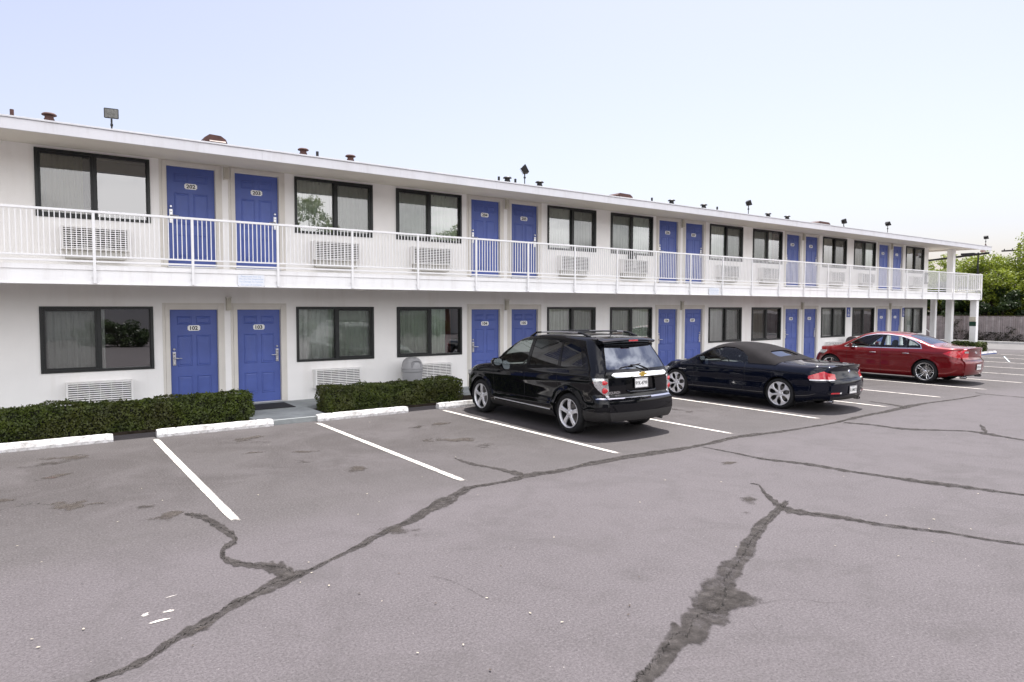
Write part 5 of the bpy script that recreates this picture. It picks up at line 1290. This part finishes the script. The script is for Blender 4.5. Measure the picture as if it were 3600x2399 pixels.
    # bumper step and lower cladding
    S=cut_region(bm,[(-.95,.28),(.95,.28),(.95,.455),(-.95,.455)],'rear',lambda f,cc: cc.y<-.42 and f.normal.z>-.8); paintfaces([f for f in S if f.is_valid],3)
    S=cut_region(bm,[(.41,.20),(2.46,.20),(2.46,.345),(.41,.345)],'side',sideF); paintfaces(S,3)
    S=cut_region(bm,[(-.88,.668),(.88,.668),(.88,.690),(-.88,.690)],'rear',lambda f,cc: cc.y<-.7 and f.normal.z>.2); paintfaces([f for f in S if f.is_valid],4)
    # hatch shut lines and door seams
    for a,b in (((2.29,.36),(2.27,1.60)),((3.33,.45),(3.36,1.05)),((1.34,1.15),(1.27,.80))): strip(bm,(a[0]-ro,a[1]),(b[0]-ro,b[1]),.008,1)
    strip(bm,(-.69,.70),(-.69,1.12),.008,1,lambda f,cc: cc.y<-.5 and f.normal.y<-.3,'rear'); strip(bm,(.69,.70),(.69,1.12),.008,1,lambda f,cc: cc.y<-.5 and f.normal.y<-.3,'rear'); 
    # chrome side mouldings
    for sd in (-1,1):
        for (s0,s1,z0,z1,hh,mt_) in ((1.52,3.20,.52,.505,.018,'gloss'),(1.50,3.30,.365,.385,.011,'chrome')):
            mb=MB(); mb.smooth=True; n=16; pts=[]
            for i in range(n+1):
                s=s0+(s1-s0)*i/n; z=z0+(z1-z0)*i/n; pts.append(((c.W(s,z)+.004)*sd,s-ro,z))
            if mt_=='chrome': pts.append(((c.W(s1,.345))*sd,s1-ro+.02,.345))
            mb.tube(pts,hh*.9,6); mb.build('side_moulding',M['alloy' if mt_=='chrome' else mt_],root)
        handle_bar(root,c,2.44,.965,M['blackpaint'],sd); handle_bar(root,c,1.52,1.0,M['blackpaint'],sd)
    finish_body(c,root,[M['blackpaint'],M['under'],M['gloss'],M['plastic'],M['chrome']])
    # spoiler
    mb=MB(); mb.smooth=True; n=20; vs=[];fs=[]
    for i in range(n+1):
        t=-1+2*i/n; x=t*.625; bow=.09*t*t
        z=1.672-.030*t*t
        for (yy,zz_) in ((.20,.012),(.0,.008),(-.135,-.018),(-.150,-.034),(-.125,-.060),(.0,-.085),(.09,-.13)): vs.append((x*(1 if yy<.1 else 1.0),c.sr(0,1.63)-ro+yy+bow,z+zz_))
    for i in range(n):
        for k in range(6): fs.append((i*7+k,(i+1)*7+k,(i+1)*7+k+1,i*7+k+1))
    fs+=[tuple(range(7)),tuple(n*7+k for k in range(6,-1,-1))]; mb.add(vs,fs); mb.build('roof_spoiler',M['blackpaint'],root,autosmooth=40)
    mb=MB(); mb.bbox(-.11,.11,-.01,.0,-.012,.012,.004); mb.build('brake_light',M['lensred'],root,loc=(0,c.sr(0,1.63)-ro-.142,1.628))
    # roof rails
    for sd in (-1,1):
        mb=MB(); mb.smooth=True; x=(c.W(1.6,1.66)-.075)*sd; pts=[(x,.80-ro,c.top(.8)-.025),(x,.98-ro,c.top(.98)+.020),(x,1.12-ro,c.top(1.1)+.030),(x,1.7-ro,c.top(1.7)+.028),(x,2.18-ro,c.top(2.18)+.028),(x,2.34-ro,c.top(2.34)+.035),(x,2.52-ro,c.top(2.52)-.03)]
        mb.tube(pts[1:-1],.015,8); r_=mb.build('roof_rail',M['steel'],root)
        for a,b,cc in ((pts[0],pts[1],pts[2]),(pts[6],pts[5],pts[4])):
            mb=MB(); mb.tube([a,b,cc],[.024,.020,.017],8); mb.build('rail_foot',M['gloss'],r_)
    for yy in (1.25,2.02):
        mb=MB(); mb.tube([(-.5,yy-ro,c.top(yy)+.040),(.5,yy-ro,c.top(yy)+.040)],.013,8); mb.build('cross_bar',M['gloss'],root)
    mb=MB(); mb.tube([(.0,0,0),(.0,.02,.03),(0,.20*-1*-.2,.19)],[.012,.009,.004],6); mb.build('antenna',M['gloss'],root,loc=(.28,1.15-ro,c.top(1.15)+.01))
    # sunroof seam
    # wiper
    yw=c.sr(0,1.18)-ro; mb=MB(); mb.smooth=True
    def rp(x,z,o=.02): return (x,c.sr(x,z)-ro-o,z)
    mb.tube([rp(.16,1.125,.03),rp(.14,1.145,.045),rp(-.02,1.215,.04)],[.022,.018,.012],8); mb.tube([rp(-.02,1.215,.04),rp(-.20,1.225,.035)],.011,6); mb.tube([rp(.05,1.235,.016),rp(-.42,1.185,.016)],.008,6); mb.build('rear_wiper',M['gloss'],root)
    mirror_obj(root,-(c.W(3.22,1.1)+.10),3.20-ro,1.115,M['blackpaint'],.25,.17,-1); mirror_obj(root,(c.W(3.22,1.1)+.10),3.20-ro,1.115,M['blackpaint'],.25,.17,1)
    # exhaust + underbody silencer
    mb=MB(); mb.smooth=True; mb.lathe([(0,-.2),(.09,-.2),(.10,-.15),(.10,.15),(.09,.2),(0,.2)],14,'x',(0.15,-.62,.30)); mb.tube([(.3,-.62,.30),(.45,-.75,.30),(.45,-.93,.29)],.028,8); mb.build('exhaust',M['rimdark'],root)
    # hidden front lamps
    for sd in (-1,1):
        S=None
        mb=MB(); mb.smooth=True; mb.bbox(-.12,.12,-.1,.06,-.06,.06,.03); mb.build('headlight',M['lensclear'],root,loc=(.70*sd,4.42-ro,.80))
    for x,sd in ((-.782,-1),(.782,1)):
        for yw_ in (0,c.wb): wheel(root,x,yw_,c.wr,.235,'five',sd)
    cabin(root,c,M['seat'],1.50,.60,2.20,1.02,zf=.52)
    return root,c
make_suv()

# ---------------------------------------------------------------- black convertible
def make_conv():
    c=Car(L=4.82,ro=1.15,wb=2.78,wr=.338,ra=.372,ns=28,nst=90,S0=1.0,S1=3.9,
      top=[(0,.955),(.06,.985),(.16,.995),(.5,1.005),(.9,1.012),(1.20,1.03),(1.32,1.065),(1.60,1.165),(1.95,1.285),(2.30,1.355),(2.60,1.37),(2.85,1.35),(3.02,1.305),(3.2,1.215),(3.45,1.075),(3.66,.965),(3.78,.935),(4.1,.885),(4.45,.79),(4.68,.68),(4.82,.56)],
      belt=[(0,.88),(.5,.925),(1.2,.925),(2.2,.915),(3.4,.90),(4.0,.84),(4.5,.73),(4.82,.6)],
      pr=[(.2,.16),(.3,.05),(.42,.01),(.56,.0),(.66,.012),(.70,.05),(.80,.08),(.90,.095),(.955,.06),(.985,.045),(1.05,.10)],
      pf=[(.18,.14),(.3,.03),(.45,.0),(.6,.06),(.8,.3)],
      hw=[(0,.88),(.4,.915),(1.1,.93),(2.0,.925),(3.6,.925),(4.2,.91),(4.82,.87)],
      inset=[(0,.10),(.08,.05),(.2,.016),(.32,.004),(.5,.010),(.68,.0),(.82,.008),(.93,.032),(1,.075)],
      zbot=[(0,.26),(.5,.215),(.8,.175),(3.9,.175),(4.4,.2),(4.82,.22)],
      rround=[(0,.07),(1,.09),(1.4,.11),(3.0,.10),(3.6,.09),(4.82,.10)],
      tumble=.46,tq=.35,flare=.008,rcor=.30,fcor=.42,cs=.8,rbow=.20,fbow=.42,tr=1.1)
    c.crown=lambda s: .055 if 1.3<s<3.4 else .035
    root=thing('convertible','black convertible with its dark fabric top up, between the SUV and the red sedan','car',(14.13,8.50,0),R(2.0),'cars parked in the marked bays')
    bm=c.build_shell(); ro=c.ro
    arches(c,root)
    P_=lambda pts:[(s-ro,z) for s,z in pts]
    # windscreen, before fabric top
    S=cut_region(bm,[(-.52,3.03-ro),(.52,3.03-ro),(.68,3.66-ro),(-.68,3.66-ro)],'top',lambda f,cc: f.normal.z>.3 and cc.z>.93)
    extract(bm,S,'windscreen',M['glasstint'],root,lambda v:Vector((0,-.004,-.006)),lip=.012)
    # side glass (door glass + quarter in one arc)
    gl=[(1.96,.955),(2.4,.952),(3.36,.945),(3.42,.965),(3.14,1.135),(2.96,1.215),(2.72,1.272),(2.42,1.268),(2.18,1.195),(2.02,1.09)]
    S=cut_region(bm,P_(gl),'side',lambda f,cc: abs(f.normal.x)>.25 and abs(cc.x)>.4)
    for sd in (-1,1):
        Q=[f for f in S if f.is_valid and f.calc_center_median().x*sd>0]; extract(bm,Q,'side_window',M['glasstint'],root,inx(.008),lip=.012)
    # rear window set in the fabric
    S=cut_region(bm,roundpoly([(-.43,1.43-ro),(.43,1.43-ro),(.38,1.72-ro),(-.38,1.72-ro)],.12,5),'top',lambda f,cc: f.normal.z>.3 and cc.z>1.04)
    extract(bm,S,'rear_window',M['glassrear'],root,lambda v:Vector((0,.003,-.008)),lip=.012)
    # fabric roof
    ft=[(1.22,1.00),(1.30,.945),(1.94,.940),(1.98,.95),(2.04,1.10),(2.19,1.205),(2.42,1.285),(2.72,1.290),(2.98,1.225),(3.04,1.40),(1.5,1.6)]
    reg=[]
    # convex pieces of the soft top outline
    for poly in ([(1.27,.945),(1.95,.945),(1.95,1.6),(1.20,1.6),(1.20,1.01)],[(1.95,.968),(2.985,1.03),(2.985,1.6),(1.95,1.6)]):
        reg+=cut_region(bm,P_(poly),'side',lambda f,cc: cc.z>.93)
    reg=[f for f in dict.fromkeys(reg) if f.is_valid]
    def outn(v): 
        d=Vector((v.x*.8,0,v.z-.85)); return d.normalized()*.010
    extract(bm,reg,'soft_top',M['canvas'],root,outn,delete=True,lip=.0,thick=2.2)
    # tail lamps: long triangular lens on the corner
    for sd in (-1,1):
        S=cut_region(bm,[(-.66,.775),(-.88,.868),(-1.00,.82),(-1.13,.72),(-1.15,.705),(-.67,.705),(-.65,.73)],'side',lambda f,cc: cc.x*sd>0 and cc.y<-.5 and f.normal.z<.75 and abs(cc.x)>.50)
        Q=[f for f in S if f.is_valid]
        l_=extract(bm,Q,'tail_light',M['lensred'],root,lambda v:Vector((.007*sd,-.006,0)),lip=.015,thick=2.0)
        S=cut_region(bm,[(-.68,.682),(-1.16,.682),(-1.16,.7045),(-.68,.7045)],'side',lambda f,cc: cc.x*sd>0 and cc.y<-.5 and abs(cc.x)>.54)
        extract(bm,[f for f in S if f.is_valid],'white_lens',M['lenswhite'],l_,lambda v:Vector((.007*sd,-.006,0)),lip=.01,thick=2.0)
        # lower reflector with white end
        x0,x1=.42*sd,.60*sd; mb=MB()
        def rp(x,z,o=.010): return (x,c.sr(x,z)-ro-o,z)
        mb.add([rp(.46*sd,.40),rp(.70*sd,.405),rp(.70*sd,.435),rp(.46*sd,.43)],[(0,1,2,3)]); q=mb.build('reflector',M['lensred'],root)
        mb=MB(); mb.add([rp(.40*sd,.40),rp(.455*sd,.40),rp(.455*sd,.43),rp(.40*sd,.43)],[(0,1,2,3)]); mb.build('reflector_end',M['lenswhite'],q)
        mb=MB(); mb.lathe([(.028,0),(.038,0),(.038,.12),(.028,.12),(.028,0)],16,'y',(.58*sd,c.sr(.58,.27)-ro-.02,.235)); mb.build('exhaust_tip',M['chrome'],root,autosmooth=40)
    # diffuser + seams
    S=cut_region(bm,[(-.66,.20),(.66,.20),(.60,.335),(-.60,.335)],'rear',lambda f,cc: cc.y<-.9 and f.normal.y<-.2); paintfaces([f for f in S if f.is_valid],2)
    for a,b in (((2.02,.94),(1.98,.62)),((1.98,.62),(2.06,.30)),((3.36,.94),(3.42,.30))): strip(bm,(a[0]-ro,a[1]),(b[0]-ro,b[1]),.007,1)
    strip(bm,(-.60,.70),(.60,.70),.008,1,lambda f,cc: cc.y<-.8 and f.normal.y<-.3,'rear')
    # badge, plate
    mb=MB(); mb.lathe([(0,-.008),(.034,-.006),(.040,.002)],20,'y'); mb.m(1)
    for k in (0,2):
        a0=PI/2*k; mb.add([(0,-.0092,0)]+[(.026*math.cos(a0+PI/2*i/5),-.0090,.026*math.sin(a0+PI/2*i/5)) for i in range(6)],[(0,i,i+1) for i in range(1,6)])
    mb.build('emblem',[M['chrome'],M['badge']],root,loc=(0,c.sr(0,.85)-ro-.004,.85),rot=(R(-8),0,0))
    mb=MB(); put_text(mb,'645 Ci',.05,lambda u,v:(u+.36,c.sr(.36,.80)-ro-.004,.80+v),.012,1); mb.build('lettering',M['chrome'],root)
    licence(root,'5LUM872',0,c.sr(0,.48)-ro-.012,.47,R(2),'California')
    # side vents, mirrors
    for sd in (-1,1):
        mb=MB(); mb.smooth=True; s0=3.62; mb.tube([((c.W(s0+.2*i/4,.70)+.003)*sd,s0+.2*i/4-ro,.70) for i in range(5)],.007,6); mb.build('side_indicator',M['lensclear'],root)
        handle_bar(root,c,2.20,.755,M['blackpaint'],sd,.19)
    finish_body(c,root,[M['navypaint'],M['under'],M['plastic']])
    mirror_obj(root,-(c.W(3.25,.97)+.09),3.22-ro,.99,M['blackpaint'],.23,.13,-1); mirror_obj(root,(c.W(3.25,.97)+.09),3.22-ro,.99,M['blackpaint'],.23,.13,1)
    mb=MB(); mb.bbox(-.12,.12,-.012,.012,-.035,.035,.01); mb.build('rear_view_mirror',M['plastic'],root,loc=(0,3.02-ro,1.235))
    for sd in (-1,1):
        mb=MB(); mb.smooth=True; mb.bbox(-.14,.14,-.1,.06,-.05,.05,.03); mb.build('headlight',M['lensclear'],root,loc=(.66*sd,4.36-ro,.66))
    for x,sd in ((-.80,-1),(.80,1)):
        for yw_ in (0,c.wb): wheel(root,x,yw_,c.wr,.235,'flare',sd)
    cabin(root,c,M['seat'],1.42,.82,2.10,.88,zf=.30,rearhead=False)
    return root,c
make_conv()

# ---------------------------------------------------------------- red sedan
def make_sedan():
    c=Car(L=4.74,ro=1.08,wb=2.85,wr=.338,ra=.375,ns=28,nst=90,S0=.95,S1=3.9,
      top=[(0,1.02),(.05,1.045),(.14,1.058),(.45,1.072),(.75,1.090),(.88,1.110),(1.15,1.215),(1.45,1.325),(1.75,1.405),(2.05,1.448),(2.40,1.466),(2.75,1.452),(2.98,1.405),(3.2,1.30),(3.45,1.165),(3.68,1.045),(3.80,1.010),(4.1,.965),(4.4,.89),(4.62,.78),(4.74,.66)],
      belt=[(0,.955),(.6,.985),(1.2,.985),(2.2,.965),(3.4,.93),(4.0,.885),(4.4,.82),(4.74,.68)],
      pr=[(.2,.15),(.3,.05),(.44,.01),(.58,.0),(.66,.012),(.70,.06),(.80,.085),(.93,.085),(1.0,.05),(1.04,.04),(1.1,.1)],
      pf=[(.18,.12),(.3,.03),(.46,.0),(.62,.04),(.8,.2)],
      hw=[(0,.845),(.5,.870),(1.2,.878),(3.6,.876),(4.2,.865),(4.74,.82)],
      inset=[(0,.09),(.08,.045),(.2,.014),(.34,.0),(.55,.006),(.72,.0),(.84,.010),(.94,.035),(1,.07)],
      zbot=[(0,.25),(.5,.20),(.8,.17),(3.9,.17),(4.4,.19),(4.74,.22)],
      rround=[(0,.07),(1,.09),(1.5,.10),(3.0,.10),(3.6,.09),(4.74,.10)],
      tumble=.40,tq=.30,flare=.012,rcor=.28,fcor=.40,cs=.8,rbow=.17,fbow=.40,tr=1.0)
    c.crown=lambda s: .050 if 1.0<s<3.5 else .035
    root=thing('sedan','red four door sedan with chrome five spoke wheels, farthest of the parked cars','car',(22.18,8.97,0),R(.5),'cars parked in the marked bays')
    bm=c.build_shell(); ro=c.ro
    arches(c,root)
    P_=lambda pts:[(s-ro,z) for s,z in pts]
    S=cut_region(bm,[(-.52,2.98-ro),(.52,2.98-ro),(.66,3.66-ro),(-.66,3.66-ro)],'top',lambda f,cc: f.normal.z>.3 and cc.z>1.0)
    extract(bm,S,'windscreen',M['glasstint'],root,lambda v:Vector((0,-.004,-.006)),lip=.012)
    S=cut_region(bm,roundpoly([(-.62,1.00-ro),(.62,1.00-ro),(.50,1.66-ro),(-.50,1.66-ro)],.08,4),'top',lambda f,cc: f.normal.z>.3 and cc.z>1.08)
    extract(bm,S,'rear_window',M['glassrear'],root,lambda v:Vector((0,.003,-.006)),lip=.012)
    band=[(1.22,1.005),(1.9,.995),(3.42,.955),(3.47,.975),(3.15,1.20),(2.90,1.315),(2.60,1.372),(2.25,1.378),(1.80,1.325),(1.45,1.215),(1.26,1.10)]
    S=cut_region(bm,P_(grow(band,.022)),'side',lambda f,cc: abs(f.normal.x)>.25 and abs(cc.x)>.4); paintfaces(S,3)
    S=cut_region(bm,P_(band),'side',lambda f,cc: abs(f.normal.x)>.25 and abs(cc.x)>.4); paintfaces(S,2)
    for w in ([(2.40,.995),(3.40,.968),(3.12,1.19),(2.88,1.30),(2.60,1.355),(2.38,1.362)],[(1.62,1.013),(2.30,.998),(2.28,1.362),(2.05,1.345),(1.82,1.31),(1.64,1.25)],[(1.26,1.018),(1.575,1.013),(1.595,1.235),(1.44,1.175),(1.30,1.09)]):
        S=cut_region(bm,roundpoly(P_(w),.02,2),'side',lambda f,cc: abs(f.normal.x)>.25 and abs(cc.x)>.4)
        for sd in (-1,1):
            Q=[f for f in S if f.is_valid and f.calc_center_median().x*sd>0]; extract(bm,Q,'side_window',M['glasstint'],root,inx(.007),lip=.012)
    for sd in (-1,1):
        S=cut_region(bm,[(-.46,.88),(-.62,.955),(-.90,.985),(-1.06,.985),(-1.06,.745),(-.82,.76)],'side',lambda f,cc: cc.x*sd>0 and cc.y<-.4 and abs(cc.x)>.42 and f.normal.z<.8)
        Q=[f for f in S if f.is_valid]
        l_=extract(bm,Q,'tail_light',M['lensred'],root,lambda v:Vector((.006*sd,-.006,0)),lip=.015,thick=2.0)
        mb=MB()
        def rp(x,z,o=.016): return (x,c.sr(x,z)-ro-o+max(0,abs(x)-.6)*.25,z)
        mb.add([rp(.44*sd,.90),rp(.60*sd,.905),rp(.62*sd,.955),rp(.45*sd,.955)],[(0,1,2,3)]); mb.build('white_lens',M['lensclear'],l_)
        handle_bar(root,c,1.62,.845,M['chrome'],sd,.18); handle_bar(root,c,2.58,.83,M['chrome'],sd,.18)
        mb=MB(); mb.lathe([(.03,0),(.042,0),(.042,.16),(.03,.16),(.03,0)],16,'y',(.52*sd,c.sr(.52,.27)-ro-.01,.215)); mb.build('exhaust_tip',M['chrome'],root,autosmooth=40)
    for a,b in (((2.35,.99),(2.33,.24)),((3.38,.95),(3.40,.26)),((1.60,1.0),(1.42,.72))): strip(bm,(a[0]-ro,a[1]),(b[0]-ro,b[1]),.007,1)
    strip(bm,(-.62,.70),(.62,.70),.010,1,lambda f,cc: cc.y<-.7 and f.normal.y<-.3,'rear')
    mb=MB(); pts=[(.050*math.cos(2*PI*i/24)*1.25,0,.026*math.sin(2*PI*i/24)) for i in range(5,32)]; pts=[(p[0],-.004,p[2]) for p in pts]
    mb.tube(pts,.006,6); mb.tube([(-.016,-.004,-.024),(0,-.004,.016),(.016,-.004,-.024)],.005,6); mb.build('emblem',M['chrome'],root,loc=(0,c.sr(0,.90)-ro-.004,.91))
    mb=MB(); put_text(mb,'G35',.05,lambda u,v:(u+.34,c.sr(.34,.82)-ro-.004,.82+v),.014,1); mb.build('lettering',M['chrome'],root)
    licence(root,'5KDR316',0,c.sr(0,.50)-ro-.010,.50,R(2),'California')
    finish_body(c,root,[M['redpaint'],M['under'],M['gloss'],M['chrome']])
    mirror_obj(root,-(c.W(3.27,1.0)+.09),3.25-ro,1.02,M['redpaint'],.23,.14,-1); mirror_obj(root,(c.W(3.27,1.0)+.09),3.25-ro,1.02,M['redpaint'],.23,.14,1)
    for sd in (-1,1):
        S=None; mb=MB(); mb.smooth=True; mb.bbox(-.13,.13,-.16,.08,-.06,.06,.03); mb.build('headlight',M['lensclear'],root,loc=(.66*sd,4.24-ro,.76))
    for x,sd in ((-.755,-1),(.755,1)):
        for yw_ in (0,c.wb): wheel(root,x,yw_,c.wr,.225,'slim',sd)
    cabin(root,c,M['seat'],1.45,.62,2.14,.92,zf=.36)
    return root,c
make_sedan()
# ================================================================== BACKGROUND
def tree(name,label,x,y,h,rx,ry,zc0,n,size,lm,seed,group=None,clumps=26,trunk=.16,cat='tree',shape=1.8):
    rnd=random.Random(seed); t=thing(name,label,cat,(x,y,0),0,group)
    pts=[];nr=[]; cl=[]
    for i in range(clumps):
        a=rnd.uniform(0,2*PI); q=math.sqrt(rnd.random()); zz_=rnd.random()
        z=zc0+(h-zc0)*zz_; f=math.sqrt(max(.08,1-((zz_-.42)/.66)**2))
        cl.append((Vector((rx*q*f*math.cos(a)*.8,ry*q*f*math.sin(a)*.8,z)),rnd.uniform(.20,.40)*min(rx,ry,(h-zc0))))
    tot=sum(r*r for _,r in cl)
    for p,r in cl:
        for i in range(int(n*r*r/tot)):
            d=Vector((rnd.gauss(0,1),rnd.gauss(0,1),rnd.gauss(0,1))).normalized(); rr=r*rnd.uniform(.55,1.08)
            q=p+Vector((d.x*rr,d.y*rr,d.z*rr*.75)); pts.append(q); nr.append((d.x*.6,d.y*.6,d.z*.6+.5))
    mb=MB(); leaf_quads(mb,pts,size,nr,.8,rnd,shape); mb.build('crown',lm,t)
    mb=MB(); mb.tube([(0,0,-.05),(.03,.02,h*.25),(rnd.uniform(-.15,.15),rnd.uniform(-.15,.15),h*.55)],[trunk,trunk*.8,trunk*.5],9)
    for p,r in cl[::2]: mb.tube([(0,0,h*.28),((p.x*.45),(p.y*.45),(h*.28+p.z)/2),p[:]],[trunk*.5,trunk*.3,trunk*.1],6)
    mb.build('trunk',M['twig'],t); return t
# fence of vertical boards
def fence():
    t=thing('board_fence','weathered brown vertical board fence behind the corner post','fence',(50,0,0))
    mb=MB(); rnd=random.Random(5); y=-6
    while y<36:
        w=.115; h=1.66+rnd.uniform(-.012,.012); mb.m(rnd.choice((0,0,1,2))); mb.bbox(-.012+rnd.uniform(-.02,.008),.012,y+.006,y+w-.006,.02,h,.003); y+=w
    mb.build('board_panel',[mat('fence_board%s'%k,c_,.9,var=(3.2,.25),bump=(30,.4,.01)) for k,c_ in (('',(.29,.25,.24)),('_grey',(.34,.30,.29)),('_dark',(.23,.19,.18)))],t)
    mb=MB(); mb.box(.013,.05,-6,36,.3,.39); mb.box(.013,.05,-6,36,1.25,1.34); mb.bbox(-.03,.05,-6,36,1.678,1.71,.004); mb.build('fence_rail',M['twig'],t)
    for i in range(15):
        mb=MB(); mb.bbox(.051,.14,-6+i*2.9,-5.9+i*2.9,0,1.66,.005); mb.build('fence_post',M['twig'],t)
fence()
mb=MB(); mb.bbox(48.35,48.50,-6,36,-.02,.15,.02); tag(mb.build('kerb',M['curb']),kind='structure')
mb=MB(); mb.box(48.501,49.95,-6,36,-.02,.06); tag(mb.build('planting_strip',M['soil']),kind='structure')
mb=MB(); mb.add([(42,4,.0045),(48.34,4,.0045),(48.34,36,.0045),(42,36,.0045)],[(0,1,2,3)]); tag(mb.build('concrete_gutter',mat('gutter_concrete',(.125,.12,.12),.85,var=(.8,.2))),kind='structure')
# vines on the fence
rnd=random.Random(11)
vl=['dark climbing vine on the board fence between the two rear columns','low straggly vine at the foot of the fence left of the corner post','low bushy vine at the foot of the fence just left of the corner post','low straggly vine on the fence right of the corner post','tall dark vine on the fence halfway to the right edge','small dark vine on the fence at the right edge']
for i,(y,w,h) in enumerate([(19.2,.7,1.4),(18.4,.9,.7),(17.7,1.1,.6),(16.8,1.3,.6),(16.05,.5,.95),(15.5,.5,.5)]):
    t=thing('climbing_vine',vl[i],'vine',(49.85,y,.06),0,'dark vines on the board fence'); pts=[]
    for k in range(int(260*w*(h+.3))):
        u=rnd.gauss(0,.4)*w; v=abs(rnd.random())**1.4*h; cl=math.sin(v*9+u*4+i)*.12
        pts.append((rnd.uniform(-.18,.10),u*.7+cl,v))
    mb=MB(); leaf_quads(mb,pts,.05,None,1,rnd,1.6); mb.build('foliage',M['vine'],t)
    mb=MB(); mb.tube([(0,0,-.05),(.02,.1,h*.5),(-.02,-.08,h)],.012,5); mb.build('stem',M['twig'],t)
# trees behind the fence, seen right of the building
TL=[(53.8,15.0,6.7,3.6,3.0,1.7,19000,.085,'leafA',21,'tall yellow green tree at the right edge behind the fence'),
    (52.8,18.2,5.35,2.6,2.4,1.6,14000,.082,'leafA',22,'broad yellow green tree behind the fence above the end of the balcony'),
    (54.0,22.0,5.7,2.8,2.6,1.6,12000,.082,'leafA',23,'yellow green tree seen through the opening at the end of the building'),
    (57.0,11.5,7.2,3.6,3.4,1.4,5000,.15,'leafB',24,'green tree beyond the right edge of the fence'),
    (56.5,17.0,5.2,3.4,3.2,1.0,10000,.11,'leafC',25,'dark green tree deep behind the corner post'),
    (57.0,25.5,5.4,3.6,3.6,1.0,6000,.15,'leafB',26,'green tree behind the columns at the end of the building')]
for a in TL: tree('tree',a[10],a[0],a[1],a[2],a[3],a[4],a[5],a[6],a[7],M[a[8]],a[9],'trees behind the board fence',clumps=34)
# dense shaded shrubs filling in under the crowns
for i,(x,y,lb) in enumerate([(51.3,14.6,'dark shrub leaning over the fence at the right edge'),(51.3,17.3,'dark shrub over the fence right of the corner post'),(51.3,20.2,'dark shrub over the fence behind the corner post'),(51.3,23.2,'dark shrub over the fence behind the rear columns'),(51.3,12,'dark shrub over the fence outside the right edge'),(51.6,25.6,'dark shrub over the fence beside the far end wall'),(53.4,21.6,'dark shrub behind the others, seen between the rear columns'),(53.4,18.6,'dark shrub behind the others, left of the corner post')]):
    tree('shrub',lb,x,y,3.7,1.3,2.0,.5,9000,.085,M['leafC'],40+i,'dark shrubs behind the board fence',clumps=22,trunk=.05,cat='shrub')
# utility pole
t=thing('utility_pole','wooden utility pole with cross arms above the trees at the right edge','utility pole',(70.2,22.2,-2.05))
mb=MB(); mb.tube([(0,0,-.1),(0,0,9.9)],[.17,.12],10); mb.build('pole',M['pole'],t)
for z in (9.2,8.0):
    mb=MB(); mb.bbox(-.06,.06,-2.0,1.3,z,z+.13,.01) if z>9 else mb.bbox(-.05,.05,-.9,.9,z-.05,z+.05,.01); a=mb.build('cross_arm',M['pole'],t)
    for yy in ((-1.8,-.9,.5,1.1) if z>9 else (-.7,.7)):
        mb=MB(); mb.lathe([(0,.16),(.03,.15),(.05,.10),(.03,.06),(.05,.02),(.02,0)],10,o=(0,yy,z+.10)); mb.build('insulator',M['darkmetal'],a)
mb=MB(); mb.lathe([(0,0),(.16,.02),(.17,.1),(.17,.55),(.15,.62),(0,.66)],14,o=(.0,-.42,8.15)); mb.build('transformer',M['darkmetal'],t)
# lot lamp post
t=thing('lamp_post','slim dark parking lot lamp post behind the far end of the building','street lamp',(48.0,17.3,0))
mb=MB(); mb.tube([(0,0,0),(0,0,5.62)],[.06,.045],10); mb.bbox(-.13,.13,-.13,.13,0,.03,.004); mb.build('pole',M['darkmetal'],t)
mb=MB(); mb.tube([(0,0,5.56),(-.05,.18,5.56)],.03,8); mb.bbox(-.16,.14,.18,.92,5.50,5.62,.03); mb.build('lamp_head',M['darkmetal'],t)
# what stands behind the camera (seen only as reflections in the panes)
t=thing('lobby_building','long low beige building across the parking lot','building',(-2,-22,0))
mb=MB(); mb.box(-26,34,-9,0,0,4.2); mb.build('wall',M['annex'],t)
mb=MB(); mb.box(-26.6,34.6,-9.6,.9,4.2,4.5); mb.build('roof',M['annexroof'],t)
for i in (0,1,2,6,7,8):
    mb=MB(); mb.box(-22+6*i,-20+6*i,.001,.03,.9,2.2); mb.build('window',M['bronze'],t)
for i,(x,y,h,w) in enumerate([(-6,-14,1.6,3.0),(4.2,-14,1.25,2.6),(13,-14,1.6,4),(24,-15,1.5,3)]):
    tree('shrub','dark rounded shrub across the parking lot',x,y,h,w,1.0,.1,8000,.065,M['leafC'],60+i,'shrubs across the lot',clumps=60,trunk=.04,cat='shrub')
for i,(x,y,h) in enumerate([(-6,-20,9.5),(17,-19,10.5),(30,-21,9.0)]):
    tree('tree','tall green tree across the parking lot',x,y,h,3.0,3.0,3.0,9000,.11,M['leafB'],70+i,'trees across the lot',clumps=26)
